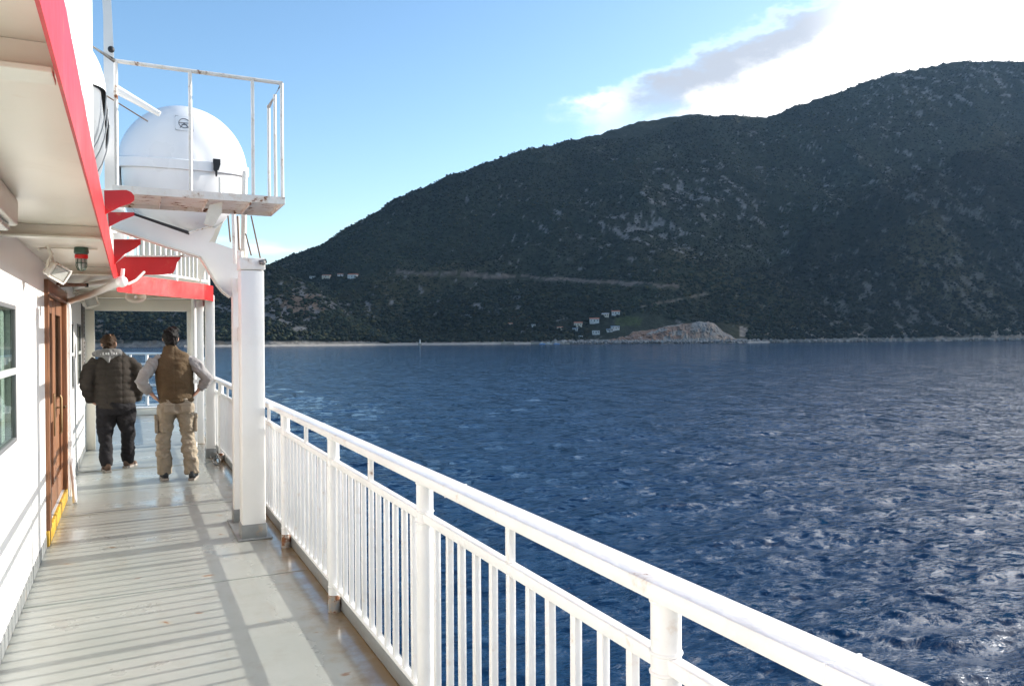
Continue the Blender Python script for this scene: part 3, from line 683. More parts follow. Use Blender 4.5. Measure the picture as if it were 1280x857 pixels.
m = MB(); m.tube([(XW+0.035, mid-0.07, 0.80), (XW+0.045, mid-0.07, 0.82), (XW+0.045, mid-0.07, 1.12), (XW+0.035, mid-0.07, 1.14)], 0.012, 8); m.box(XW-0.012, XW-0.002, mid-0.10, mid-0.04, 0.78, 1.16, 0.003)
m.tube([(XW-0.005, mid+0.10, 1.02), (XW+0.06, mid+0.10, 1.02), (XW+0.06, mid+0.24, 1.02)], 0.011, 8)
obj('handle', m.mesh(smooth=50), BRASS, dr)
obj('door_sill', BOX(XW-0.07, XW+0.022, a-0.06, b+0.06, 0.004, 0.128, 0.008), YELLOW, house_)
# louvred vent, small notice and the wooden strip near the end of the wall
lv = obj('vent', MB().box(XW, XW+0.03, 12.30, 12.34, 0.9, 2.2, 0.004).box(XW, XW+0.03, 12.62, 12.66, 0.9, 2.2, 0.004).mesh(), STEEL, house_)
slat = BOX(XW+0.002, XW+0.03, 12.34, 12.62, -0.012, 0.012, 0)
for k in range(22):
    s_ = obj('slat', slat, STEEL, lv); s_.location.z = 0.95 + k*0.056
obj('notice', BOX(XW+0.001, XW+0.006, 10.82, 11.02, 1.42, 1.62, 0), WHITE, house_)
obj('drain_pipe', TUBE([(XW+0.045, 9.22, 0.03), (XW+0.045, 9.22, 1.95), (XW+0.02, 9.22, 2.1)], 0.019), RAILW, house_)
obj('pipe_shoe', TUBE([(XW+0.05, 9.21, 0.42), (XW+0.085, 9.0, 0.2), (XW+0.10, 8.9, 0.012)], 0.02), RAILW, house_)

# upper deck over the promenade, red edged
FX = -0.12                        # deck edge
FB, FT = 2.156, 2.36              # fascia bottom, top
edge_path = [(FX, -6), (FX, 9.45), (0.02, 9.75), (0.30, 10.15), (0.62, 10.62), (0.88, 11.0), (1.02, 11.35), (1.06, 11.8), (1.06, 13.35)]
upper = obj('upper_deck', MB().plate([(-6, -6, HT), *[(x-0.012, y, HT) for x, y in edge_path], (-6, 13.35, HT)], (0, 0, FT-0.02-HT)).mesh(), CREAM, kind='structure')
m = MB()
for (x0, y0), (x1, y1) in zip(edge_path[:-1], edge_path[1:]):
    d = Vector((x1-x0, y1-y0)); nrm = Vector((d.y, -d.x)).normalized()*0.007
    m.plate([(x0, y0, FB), (x1, y1, FB), (x1, y1, FT), (x0, y0, FT)], (-nrm.x, -nrm.y, 0))
bmesh.ops.remove_doubles(m.bm, verts=m.bm.verts, dist=0.0004)
obj('fascia', m.mesh(), RED, upper)
obj('fascia', BOX(-6, 1.06, 13.353, 13.37, FB, FT, 0), RED, upper)
for y, w_ in ((-0.9, 0), (1.87, 0), (4.8, 0), (7.45, 0)):
    obj('ceiling_beam', MB().box(-0.605, FX-0.016, y-0.006, y+0.006, 2.19, HT-0.001).box(-0.604, FX-0.017, y-0.045, y+0.045, 2.178, 2.19, 0.002).mesh(), CREAM, upper)
obj('ceiling_beam', MB().box(-0.605, 0.80, 11.0, 11.012, 2.17, HT-0.001).box(-0.604, 0.80, 10.96, 11.05, 2.158, 2.17, 0.002).mesh(), CREAM, upper)
# red cantilever brackets on the deck edge
BR = [(4.85, [(130, 238), (158, 237.5), (164, 240), (168, 245), (168, 250), (163, 254), (150, 258), (131, 268)]),
      (5.65, [(134.8, 265), (168, 265.5), (168, 269), (150, 276), (135.8, 283.5)]),
      (7.60, [(142, 299), (176, 299), (176, 305), (168, 311), (155, 318), (142.5, 331)]),
      (9.50, [(143.5, 330), (157, 319.5), (227, 319.5), (225, 324), (221.5, 328), (219, 337), (216, 341.5), (205, 343), (182, 343.5), (166, 350), (155, 356), (147, 353)])]
for Y_, pts in BR:
    obj('bracket', MB().plate([at_y(px, py, Y_) for px, py in pts], (0, 0.02, 0)).mesh(), RED, upper)
obj('bracket_edge', MB().plate([at_y(157, 319.5, 9.5), at_y(240, 319.0, 9.5), at_y(240, 321.2, 9.5), at_y(157, 321.2, 9.5)], (0, -0.05, 0)).mesh(), RUSTY, upper)
# frame closing the covered part
fr_ = thing('deck_portal', 'cream portal frame closing the covered walkway before the bow', 'portal frame', (0, 13.2, 0))
obj('lintel', BOX(XW-0.05, 1.04, -0.05, 0.08, 2.07, HT-0.004, 0.006), CREAM, fr_)
obj('jamb', BOX(XW+0.004, XW+0.13, -0.06, 0.09, 0.004, 2.069, 0.006), CREAM, fr_)
obj('jamb', BOX(0.80, 0.86, -0.06, 0.09, 0.004, 2.069, 0.006), CREAM, fr_)
obj('jamb_strip', BOX(0.862, 0.885, -0.06, 0.05, 0.004, 2.069, 0.002), RED, fr_)
obj('post', BOX(0.90, 1.03, -0.10, 0.12, 0.004, HT-0.004, 0.01), WHITE, fr_)
obj('post', TUBE([(0.86, -0.55, 0.004), (0.86, -0.55, HT-0.004)], 0.035, 12), WHITE, fr_)
obj('corner_post', MB().box(0.93, 1.05, 11.5-13.2, 11.62-13.2, 0.004, HT-0.004, 0.01).mesh(smooth=40), WHITE, fr_)
obj('post_foot', BOX(0.922, 1.058, 11.49-13.2, 11.63-13.2, 0.004, 0.13, 0.006), GREYP, fr_)

# ------------------------------------------------------------------ railings
GR_RAIL = 'white promenade railings'
def railing(name, label, y0, y1, posts, stubs, X=1.09):
    t = thing(name, label, 'railing', (X, 0, 0), group=None)
    obj('handrail', BOX(-0.043, 0.045, y0, y1, 1.046, 1.088, 0.007), RAILW, t)
    obj('mid_rail', BOX(-0.018, 0.018, y0, y1, 0.883, 0.920, 0.005), RAILW, t)
    obj('bottom_rail', BOX(-0.016, 0.016, y0, y1, 0.156, 0.176, 0.004), RAILW, t)
    pm = MB().tube([(0, 0, 0.02), (0, 0, 1.0455)], 0.035, 18)
    for z_ in (0.152, 0.879, 0.924, 1.041): pm.lathe([(0.034, z_-0.006), (0.0385, z_-0.002), (0.0385, z_+0.002), (0.034, z_+0.006)], n=18)
    pm = pm.mesh(smooth=50)
    fm = MB().lathe([(0.0375, 0.001), (0.0375, 0.10), (0.0352, 0.105)], n=18).mesh(smooth=50)
    bm_ = BOX(-0.012, 0.012, -0.0135, 0.0135, 0.1755, 0.8835, 0.003)
    sm = BOX(-0.012, 0.012, -0.015, 0.015, 0.9195, 1.0465, 0.003)
    for y in posts:
        p = obj('post', pm, RAILW, t); p.location.y = y
        f = obj('post_foot', fm, RUSTF, p); 
        m = MB(); ang = random.random()*6
        obj('bracket', BOX(0.033, 0.062, -0.02, 0.02, 0.09, 0.13, 0.003), RUSTM, p)
    for y in (0.95, 2.72, 5.1, 8.4):
        obj('weld_seam', BOX(-0.0436, 0.0456, y-0.003, y+0.003, 1.0454, 1.0886, 0.0002), RAILW, t)
    for y in stubs:
        s = obj('stub', sm, RAILW, t); s.location.y = y
    allp = sorted(list(posts) + [y0, y1]); y = y0
    ends = sorted(posts); segs = list(zip([y0]+ends, ends+[y1]))
    for a, b in segs:
        n = max(1, round((b-a)/0.135))
        for j in range(1, n):
            yy = a + (b-a)*j/n
            o = obj('baluster', bm_, RAILW, t); o.location.y = yy + random.uniform(-0.004, 0.004); o.rotation_euler = (random.uniform(-0.004, 0.004), random.uniform(-0.003, 0.003), random.uniform(-0.05, 0.05))
    return t
RUSTF = mat('rusty_grey_foot', (0.25, 0.255, 0.25), 0.5, 0.15, 8, 0.3, 40, rust=0.80, rscale=13)
RAIL_A = railing('side_railing', 'long white barred railing along the outer edge of the walkway', -2.5, 12.95, [-1.8, -0.18, 1.44, 3.06, 4.68, 6.3, 7.92, 9.54, 11.16, 12.78], [-0.99, 0.63, 2.25, 3.87, 5.49, 7.11, 8.73, 10.35, 11.97])

def small_rail(name, label, path, z0, z1, step, cat='railing', mt=None, nh=0, r=0.016, balr=0.009, ballabel='baluster', group=None):
    t = thing(name, label, cat, (0, 0, 0), group=group); mt = mt or RAILW
    P_ = [Vector((x, y, 0)) for x, y in path]
    obj('handrail', TUBE([p + Vector((0, 0, z1)) for p in P_], r, 10), mt, t)
    obj('bottom_rail', TUBE([p + Vector((0, 0, z0+0.06)) for p in P_], r*0.8, 8), mt, t)
    for i in range(nh):
        z = z0 + 0.06 + (z1-z0-0.06)*(i+1)/(nh+1); obj('mid_rail', TUBE([p + Vector((0, 0, z)) for p in P_], r*0.75, 8), mt, t)
    bme = TUBE([(0, 0, z0+0.06), (0, 0, z1)], balr, 8); pme = TUBE([(0, 0, z0), (0, 0, z1)], r*1.2, 10); k = 0
    for a, b in zip(P_[:-1], P_[1:]):
        n = max(1, round((b-a).length/step))
        for j in range(n):
            o = obj('post' if k % 8 == 0 else ballabel, pme if k % 8 == 0 else bme, mt, t); o.location = a.lerp(b, j/n); k += 1
    o = obj('post', pme, mt, t); o.location = P_[-1]
    return t
small_rail('upper_railing', 'white close-barred railing on the upper deck above the red edge', [(-0.16, -1.0), (-0.16, 3.75)], FT, FT+1.05, 0.11, r=0.022, balr=0.011)
small_rail('upper_railing', 'white railing of the upper deck following its curved red corner', [(-0.18, 7.9), (-0.17, 9.5), (0.27, 10.22), (0.58, 10.68), (0.96, 11.4), (1.0, 13.2)], FT, FT+0.45, 0.12, r=0.02, balr=0.011)
# bow
bowt = thing('bow_coaming', 'low cream coaming across the end of the walkway', 'coaming', (0, 18.6, 0))
obj('upstand', BOX(-2.2, 1.15, 0, 0.12, 0.004, 0.15, 0.01), CREAM, bowt); obj('top_plate', BOX(-2.22, 1.16, -0.02, 0.15, 0.153, 0.175, 0.004), WHITE, bowt)
arc = [(-3.6, 21.2), (-2.2, 21.35), (-1.0, 21.2), (0.0, 20.8), (0.7, 20.2), (1.05, 19.4), (1.12, 18.0), (1.12, 16.0), (1.12, 13.5)]
small_rail('bow_railing', 'white open railing curving round the bow beyond the walkway', arc, 0.0, 1.30, 0.55, nh=4, r=0.03, balr=0.024, ballabel='post')

# ------------------------------------------------------------------ davit, platform and boats
dv = thing('boat_davit', 'white steel davit column with curved arm carrying the lifeboat', 'davit', (0, 0, 0))
obj('column', BOX(0.808, 0.992, 6.66, 6.84, 0.004, 2.20, 0.012), WHITE, dv)
obj('column_cap', BOX(0.800, 1.002, 6.66-0.012, 6.852, 2.203, 2.30, 0.01), RUSTM, dv)
obj('column_foot', BOX(0.801, 0.999, 6.652, 6.848, 0.004, 0.125, 0.006), GREYP, dv)
obj('base_plate', BOX(0.77, 1.04, 6.62, 7.44, 0.0025, 0.014, 0.003), GREYP, dv)
obj('rear_column', BOX(0.815, 0.905, 7.28, 7.40, 0.015, 2.18, 0.008), WHITE, dv)
obj('column_foot', BOX(0.808, 0.912, 7.272, 7.408, 0.015, 0.13, 0.006), GREYP, dv)
for z in (1.62, 2.05):
    obj('web_plate', BOX(0.85, 0.87, 6.842, 7.279, z, z+0.12, 0.004), WHITE, dv)
YA = 7.34
arm = [(288, 371), (279, 364), (273, 357), (268, 349), (261, 337), (255, 327), (251, 321), (230, 314), (209, 307.5), (166, 293), (139, 284),
       (139, 259), (168, 268.5), (200.6, 280), (235.6, 292), (240, 288), (264, 283.4), (269.5, 285.6), (267, 294), (261, 303), (265, 302), (297, 313), (299.5, 371)]
obj('arm', MB().plate([at_y(x, y, YA) for x, y in arm], (0, 0.03, 0)).mesh(), WHITE, dv)
low = arm[:11]; m = MB()
for (p, q) in zip(low[:-1], low[1:]):
    a = at_y(*p, YA); b = at_y(*q, YA); d = (b-a).normalized(); nn_ = Vector((d.z, 0, -d.x))*0.012
    if nn_.z > 0: nn_ = -nn_
    m.plate([a + Vector((0, -0.05, 0)), b + Vector((0, -0.05, 0)), b + nn_ + Vector((0, -0.05, 0)), a + nn_ + Vector((0, -0.05, 0))], (0, 0.13, 0))
obj('arm_flange', m.mesh(), CREAM, dv)
obj('cradle', MB().plate([at_y(x, y, 7.26) for x, y in [(255, 280), (262, 256), (278, 252), (277, 266), (267, 283)]], (0, 0.05, 0)).mesh(), CREAM, dv)
obj('skid', MB().tube([at_y(167, 267.5, 7.25), at_y(237, 291.5, 7.25)], (0.010, 0.015), 8, ref=(0, 0, 1)).mesh(smooth=50), BLACK, dv)
obj('skid_edge', TUBE([at_y(236, 291, 7.24), at_y(248, 287, 7.24), at_y(265, 282.6, 7.24)], 0.008, 8), RUSTY, dv)
obj('guide_pipe', TUBE([at_y(294, 330, 7.1), at_y(292, 268, 7.1)], 0.018), RUSTM, dv)
obj('guide_pipe', TUBE([at_y(304, 332, 8.05), at_y(306, 214, 8.05)], 0.026), RUSTM, dv)
obj('guide_sleeve', TUBE([at_y(304.3, 331, 6.98), at_y(304.3, 311, 6.98)], 0.032, 12), CREAM, dv)
obj('guide_sleeve', TUBE([at_y(300, 331, 6.93), at_y(300, 314, 6.93)], 0.028, 12), RUSTM, dv)
for (p, q) in (((314, 270), (327, 330)), ((307, 292), (314, 319)), ((285, 270), (288, 302)), ((297, 270), (299, 312))):
    obj('wire', TUBE([at_y(*p, 6.95), at_y(*q, 6.78)], 0.006, 6), ROPE, dv)
obj('shackle', MB().tube([at_y(324, 328, 6.64), at_y(333, 326, 6.64)], 0.018, 8).ball(at_y(329, 328, 6.63), 0.022, 8, 6).mesh(smooth=50), STEEL, dv)
obj('outer_post', BOX(0.955, 1.02, 8.42, 8.52, 0.004, 2.9, 0.008), WHITE, dv)
obj('column_foot', BOX(0.949, 1.026, 8.414, 8.526, 0.004, 0.12, 0.006), GREYP, dv)

PY0, PY1, PZ = 7.18, 7.95, 2.905
PX0, PX1 = -0.12, 1.255
pt = thing('boarding_platform', 'rusty white boarding platform with guard rails beside the lifeboat', 'platform', (0, 0, 0))
m = MB(); m.box(PX0, PX1, PY0, PY0+0.012, PZ-0.065, PZ, 0.002).box(PX1-0.012, PX1, PY0+0.013, PY1, PZ-0.065, PZ, 0.002).box(PX0, PX1-0.013, PY1-0.012, PY1, PZ-0.065, PZ, 0.002)
obj('edge_frame', m.mesh(), RUSTY, pt)
obj('floor_plate', BOX(PX0, PX1-0.014, PY0+0.014, PY1-0.014, PZ-0.03, PZ-0.012, 0), RUSTY, pt)
for x in (0.25, 0.62, 0.98): obj('stiffener', BOX(x-0.004, x+0.004, PY0+0.015, PY1-0.015, PZ-0.062, PZ-0.031, 0), RUSTY, pt)
RZ = PZ + 1.02
obj('top_rail', TUBE([(PX0-0.5, PY0-0.9, RZ+0.02), (PX0+0.02, PY0+0.02, RZ), (PX1-0.02, PY0+0.02, RZ), (PX1-0.02, PY1-0.02, RZ-0.02)], 0.017, 10), RUSTY, pt)
pm = TUBE([(0, 0, PZ-0.05), (0, 0, RZ)], 0.015, 10)
for x, y in ((PX0+0.03, PY0+0.02), (0.475, PY0+0.02), (0.985, PY0+0.02), (PX1-0.02, PY0+0.02), (PX1-0.02, (PY0+PY1)/2), (PX1-0.02, PY1-0.02)):
    o = obj('post', pm, RUSTM, pt); o.location = (x, y, 0)
obj('short_post', TUBE([(0.775, PY1-0.1, PZ-0.05), (0.775, PY1-0.1, PZ+0.26)], 0.015), RUSTM, pt)

def hull_loft(rows_, n=40, cap=True):         # rows: (y, half width, z list function)
    m = MB(); rings = []
    for y, prof in rows_:
        rings.append([m.bm.verts.new((x, y, z)) for x, z in prof])
    for a, b in zip(rings[:-1], rings[1:]):
        k = len(a)
        for j in range(k-1): m.bm.faces.new((a[j], a[j+1], b[j+1], b[j]))
    m.bm.faces.new(rings[0]); m.bm.faces.new(rings[-1]); return m
def boat_k(s_):                               # s_ in 0..1 along the boat from the blunt stern to the bow
    if s_ < 0.14: return max(0.02, (1 - ((0.14-s_)/0.14)**2.4))**0.46
    if s_ > 0.45: return max(0.02, (1 - ((s_-0.45)/0.55)**2.2))**0.6
    return 1.0
def boat_shape(W, HU, HD_, Lh):
    up, dn = [], []
    ts = np.concatenate([0.14*(1-np.cos(np.linspace(0, math.pi/2, 12))), np.linspace(0.16, 0.45, 5), 0.45+0.55*np.sin(np.linspace(0.12, math.pi/2, 12))])
    for t_ in ts:
        k = boat_k(t_); y = Lh*t_; sh = -0.10*HU*max(0, (0.14-t_)/0.14)
        up.append((y, [(W*k*math.cos(a), sh*(1-math.sin(a)) + HU*k**0.9*math.sin(a)) for a in np.linspace(0.0001, math.pi-0.0001, 30)]))
        dn.append((y, [(W*0.95*k*math.cos(a), sh - HD_*k**0.7*math.sin(a)**0.8) for a in np.linspace(0.0001, math.pi-0.0001, 24)]))
    return up, dn
BC = Vector((0.635, 10.3, 3.84)); BW, BU_, BD_, BL = 0.765, 0.76, 0.80, 4.0
lb = thing('lifeboat', 'round white enclosed lifeboat hanging above the walkway behind rusty rails', 'lifeboat', BC)
up, dn = boat_shape(BW, BU_, BD_, BL)
obj('canopy', hull_loft(up).mesh(smooth=60), GELC, lb)
obj('hull', hull_loft(dn).mesh(smooth=60), GELC, lb)
ringp = []
ts = list(0.14*(1-np.cos(np.linspace(0, math.pi/2, 14)))) + [0.2, 0.3, 0.4] + list(0.45+0.55*np.sin(np.linspace(0.05, math.pi/2, 12)))
for sg in (1, -1):
    for t_ in (ts if sg > 0 else ts[::-1]): ringp.append((sg*BW*boat_k(t_), BL*t_, -0.10*BU_*max(0, (0.14-t_)/0.14)))
m = MB(); k = len(ringp); prv = []
for i in range(k):
    x, y, sh = ringp[i]; px_, py_, _ = ringp[i-1]; qx_, qy_, _ = ringp[(i+1) % k]
    d = Vector((qx_-px_, qy_-py_, 0)); o_ = Vector((-d.y, d.x, 0)).normalized()*0.026
    if o_.x*x < 0 and abs(x) > 0.2: o_ = -o_
    if abs(x) <= 0.2: o_ = Vector((0, -0.026 if y < 1 else 0.026, 0))
    prv.append([m.bm.verts.new(Vector((x, y, z + sh)) + o_*f) for z, f in ((-0.065, 0.75), (-0.06, 1.0), (0.05, 1.0), (0.065, 0.2), (0.065, -1.0), (-0.065, -1.0))])
for i in range(k):
    a, b = prv[i], prv[(i+1) % k]
    for j in range(6): m.bm.faces.new((a[j], b[j], b[(j+1) % 6], a[(j+1) % 6]))
obj('rubbing_band', m.mesh(smooth=35), GELC, lb)
# safety sticker on the bow: pale square with a lifeboat pictogram
def bow_pt(dx, dz, off=0.012):               # point on the canopy's near end
    lo_, hi_ = 0.0, 0.14
    for _ in range(40):
        md = (lo_+hi_)/2; k = boat_k(md); sh = -0.10*BU_*(0.14-md)/0.14
        if (dx/(BW*k))**2 + (max(0, dz-sh)/(BU_*k**0.9-sh))**2 < 1: hi_ = md
        else: lo_ = md
    return Vector((dx, BL*hi_ - off, dz))
SC = (-0.02, 0.44)
STK = mat('sticker_white', (0.74, 0.75, 0.77), 0.4, 0.03, 3); STL = mat('sticker_line', (0.09, 0.10, 0.12), 0.5, 0.1, 3)
m = MB(); g5 = np.linspace(-0.10, 0.10, 7); vs = [[m.bm.verts.new(bow_pt(SC[0]+a, SC[1]+b, 0.006)) for a in g5] for b in g5]
for i in range(6):
    for j in range(6): m.bm.faces.new((vs[i][j], vs[i][j+1], vs[i+1][j+1], vs[i+1][j]))
st = obj('sticker', m.mesh(smooth=180), STK, lb)
m = MB()
def ln(pts, r=0.0045): m.tube([bow_pt(SC[0]+a, SC[1]+b, 0.008) for a, b in pts], r, 6)
ln([(0.062*math.cos(a), 0.062*math.sin(a)) for a in np.linspace(0, 6.2832, 25)])
ln([(-0.062, 0.004), (-0.02, 0.004), (0.02, 0.004), (0.062, 0.004)]); ln([(-0.05, -0.065), (-0.025, -0.03), (0, 0.0)]); ln([(0.05, -0.065), (0.025, -0.03), (0, 0.0)]); ln([(-0.03, -0.02), (0.03, -0.02)])
sq = [(-0.098, -0.098), (0.098, -0.098), (0.098, 0.098), (-0.098, 0.098), (-0.098, -0.098)]
for p, q in zip(sq[:-1], sq[1:]): ln([p, q], 0.002)
obj('pictogram', m.mesh(), STL, st)
m = MB(); hk = [(0.30, 0.02), (0.385, 0.02), (0.385, -0.04), (0.365, -0.11), (0.35, -0.11), (0.345, -0.19), (0.33, -0.19), (0.325, -0.13), (0.305, -0.11)]
yb = -0.03
m.plate([(a, yb, b) for a, b in hk], (0, 0.05, 0)); obj('hook_plate', m.mesh(), BLACK, lb)
obj('keel', BOX(-0.03, 0.03, 0.5, 3.0, -0.85, -0.78, 0.01), GELC, lb)
obj('lifting_hook', MB().tube([(0, 0.9, 0.70), (0, 0.9, 0.80)], 0.03, 10).mesh(smooth=50), STEEL, lb)
for y in (0.9, 2.6):
    obj('cradle_block', MB().plate([(-0.5, y-0.08, FT-BC.z), (0.2, y-0.08, FT-BC.z), (0.5, y-0.08, -0.62), (0.36, y-0.08, -0.78), (-0.36, y-0.08, -0.78), (-0.5, y-0.08, -0.62)], (0, 0.16, 0)).mesh(), CREAM, lb)

# second, smaller boat stowed inboard on the upper deck
B2 = Vector((-0.86, 6.5, 3.62))
l2 = thing('rescue_boat', 'grey-bottomed white covered boat stowed inboard behind the upper railing', 'boat', B2)
up, dn = boat_shape(0.70, 0.62, 0.80, 4.0)
obj('cover', hull_loft(up).mesh(smooth=60), GELC, l2); obj('hull', hull_loft(dn).mesh(smooth=60), GELC2, l2)
obj('chock', BOX(-0.4, 0.4, 1.2, 1.4, FT-B2.z, -0.55, 0.01), CREAM, l2); obj('chock', BOX(-0.4, 0.4, 2.6, 2.8, FT-B2.z, -0.55, 0.01), CREAM, l2)
for y in (0.55, 0.95, 1.5):
    k = 1.0
    obj('strap', TUBE([(0.70*k*math.cos(a)*1.005, y, -0.80*k**0.7*math.sin(a)**0.8*1.005) for a in np.linspace(0.02, 1.5, 12)], 0.006, 6), GELC2, l2)
# mast with its boom behind the boats
ms = thing('mast', 'tall white mast with boom rising behind the boats', 'mast', (0, 0, 0))
YM = 9.6
obj('pole', MB().plate([at_y(x, y, YM) for x, y in [(124, -60), (136, -60), (142, 62), (146, 250), (131, 250), (129, 20)]], (0, 0.14, 0)).mesh(), WHITE, ms)
a_ = at_y(138, 240, YM)
obj('foot', BOX(a_.x-0.14, a_.x+0.14, YM-0.05, YM+0.2, FT-0.02, a_.z+0.02, 0.01), WHITE, ms)
obj('boom', MB().tube([at_y(144, 111, YM-0.1), at_y(200, 143, YM-0.1)], [(0.045, 0.05), (0.03, 0.03)], 10).mesh(smooth=50), WHITE, ms)
obj('stay', TUBE([at_y(130, 118, YM-0.2), at_y(185, 152, YM-0.2)], 0.007, 6), ROPE, ms)
obj('lamp', MB().ball(at_y(139, 62, YM-0.08), 0.035, 10, 8).mesh(smooth=60), BLACK, ms)
vp = thing('vent_pipe', 'white capped vent pipe above the upper railing', 'vent', (-0.62, 6.0, FT))
obj('pipe', TUBE([(0, 0, 0), (0, 0, 2.05)], 0.05, 14), WHITE, vp)
obj('cap', MB().lathe([(0.05, 2.0), (0.10, 2.02), (0.10, 2.35), (0.06, 2.42), (0.01, 2.43)]).mesh(smooth=40), WHITE, vp)

#%%FIT
# ------------------------------------------------------------------ fittings under the upper deck
GLOBE = mat('frosted_globe', (0.45, 0.45, 0.42), 0.25, 0.1, 8)
GREEN = mat('green_enamel', (0.035, 0.085, 0.06), 0.4, 0.2, 8, rust=0.2, rscale=20)
def floodlight(loc, s, rz, label):
    t = thing('floodlight', label, 'floodlight', loc, rz, group='floodlights under the deck'); t.scale = (s, s, s)
    obj('housing', MB().box(-0.075, 0.075, -0.055, 0.06, -0.06, 0.06, 0.015).mesh(smooth=40), RUSTY, t)
    obj('lens', MB().box(-0.062, 0.062, -0.062, -0.056, -0.048, 0.048, 0.004).mesh(), GLOBE, t)
    m = MB()
    for z in (-0.064, 0.064): m.box(-0.082, 0.082, -0.07, -0.05, z-0.008, z+0.008, 0.002)
    for x in (-0.08, 0.08): m.box(x-0.008, x+0.008, -0.069, -0.051, -0.055, 0.055, 0.002)
    obj('rim', m.mesh(), RUSTY, t)
    obj('bracket', TUBE([(-0.078, 0.02, 0.0), (-0.10, 0.02, 0.05), (-0.10, 0.03, 0.12), (-0.16, 0.05, 0.16)], 0.012, 8), CREAM, t)
    obj('cable', TUBE([(0, 0.06, 0.03), (-0.03, 0.12, 0.10), (-0.09, 0.15, 0.16), (-0.17, 0.12, 0.10)], 0.014, 8), CREAM, t)
    return t
f1 = floodlight((-0.43, 5.85, 2.08), 0.74, R(38), 'square floodlight with rusty rim on the wall before the wooden door'); f1.rotation_euler = (R(18), R(24), R(42))
f2 = floodlight((-0.44, 10.6, 2.10), 0.95, R(-20), 'round-backed floodlight on the wall near the portal frame'); f2.rotation_euler = (R(10), R(-20), R(20))
t = thing('caged_lamp', 'green and red caged lantern hanging from the ceiling', 'lamp', (-0.287, 5.90, HT)); t.scale = (0.68, 0.68, 0.72)
obj('mount', MB().lathe([(0.062, -0.003), (0.066, -0.05), (0.055, -0.065)], n=16).mesh(smooth=40), GREEN, t)
obj('collar', MB().lathe([(0.05, -0.066), (0.058, -0.07), (0.058, -0.10), (0.05, -0.105)], n=16).mesh(smooth=40), RED, t)
obj('globe', MB().lathe([(0.036, -0.105), (0.038, -0.15), (0.03, -0.185), (0.004, -0.2)], n=14).mesh(smooth=60), GLOBE, t)
for i in range(4):
    a = math.pi*i/4; c_, s_ = math.cos(a), math.sin(a)
    obj('cage_bar', TUBE([(0.046*c_*k, 0.046*s_*k, z) for k, z in ((1, -0.1), (1, -0.17), (0.7, -0.205), (0, -0.215), (-0.7, -0.205), (-1, -0.17), (-1, -0.1))], 0.004, 6), GREEN, t)
obj('cage_ring', TUBE([(0.047*math.cos(a), 0.047*math.sin(a), -0.145) for a in np.linspace(0, 6.283, 17)], 0.004, 6), GREEN, t)
obj('conduit', TUBE([(-0.31, 0.02, -0.012), (-0.1, 0, -0.014), (0.1, 0, -0.014), (0.14, 0.0, -0.014)], 0.008, 6), CREAM, t)
t = thing('strip_light', 'cream ceiling strip light in the corner above the first window', 'lamp', (-0.50, 3.55, 2.19))
obj('casing', BOX(-0.09, 0.07, -0.6, 0.42, -0.06, 0.057, 0.012), CREAM, t)
obj('diffuser', BOX(-0.06, 0.045, -0.55, 0.37, -0.088, -0.0605, 0.01), GLOBE, t)
obj('bracket', BOX(-0.105, -0.0905, -0.1, 0.1, -0.03, 0.03, 0.002), CREAM, t)
t = thing('horn_speaker', 'cream horn loudspeaker under the curved red deck edge', 'loudspeaker', (0.06, 10.0, 2.13))
m = MB(); pr = [(0.03, 0.16), (0.045, 0.08), (0.07, 0.03), (0.11, 0.0), (0.115, -0.008), (0.105, -0.004), (0.06, 0.03), (0.03, 0.08), (0.012, 0.085)]
m.lathe(pr, axis='Y', n=24); bmesh.ops.scale(m.bm, vec=(1.0, 1.0, 0.62), verts=m.bm.verts); obj('horn', m.mesh(smooth=50), CREAM, t)
obj('driver', MB().lathe([(0.012, 0.03), (0.02, 0.0), (0.016, -0.012)], axis='Y', n=12).mesh(smooth=50), WHITE, t)
obj('mount', BOX(-0.015, 0.015, 0.08, 0.12, 0.02, 0.119, 0.003), CREAM, t)
t = thing('awning_arm', 'pair of white bars reaching from the wall to a tip by the deck edge', 'bracket', (0, 0, 0))
tip = at_y(152, 352, 6.7); r1 = at_x(82, 378, XW); r2 = at_x(92, 360, XW)
obj('bar', TUBE([r1, r1.lerp(tip, 0.5) + Vector((0, 0, -0.012)), tip], 0.030, 12), WHITE, t)
obj('bar', TUBE([r2, r2.lerp(tip, 0.5) + Vector((0, 0, 0.02)), tip + Vector((0, 0.02, 0.01))], 0.024, 12), WHITE, t)
obj('tip_hook', MB().ball(tip, (0.045, 0.05, 0.045), 12, 8).tube([tip, tip + Vector((0.01, 0, 0.10))], 0.014, 8).mesh(smooth=50), WHITE, t)
obj('wall_plate', BOX(XW+0.001, XW+0.016, r1.y-0.10, r1.y+0.10, r1.z-0.12, r1.z+0.12, 0.004), CREAM, t)
obj('wall_plate', BOX(XW+0.001, XW+0.016, r2.y-0.08, r2.y+0.08, r2.z-0.05, r2.z+0.03, 0.004), CREAM, t)
obj('hanging_hose', TUBE([tip + Vector((0.02, 0, 0)), at_y(160, 355, 8.6), at_y(170, 350, 9.2), at_y(180, 340, 9.40)], 0.014, 8), CREAM, t)
t = thing('door_stay', 'dark wooden rod sticking out above the wooden door', 'rod', (0, 0, 0))
obj('rod', TUBE([(XW+0.03, 8.0, 2.135), (-0.36, 8.25, 2.145)], 0.013, 8), WOOD, t); obj('rod', TUBE([(XW+0.03, 8.25, 2.13), (-0.36, 8.27, 2.15)], 0.010, 8), WOOD, t)
obj('ferrule', TUBE([(-0.375, 8.25, 2.145), (-0.345, 8.25, 2.145)], 0.018, 8), BLACK, t)
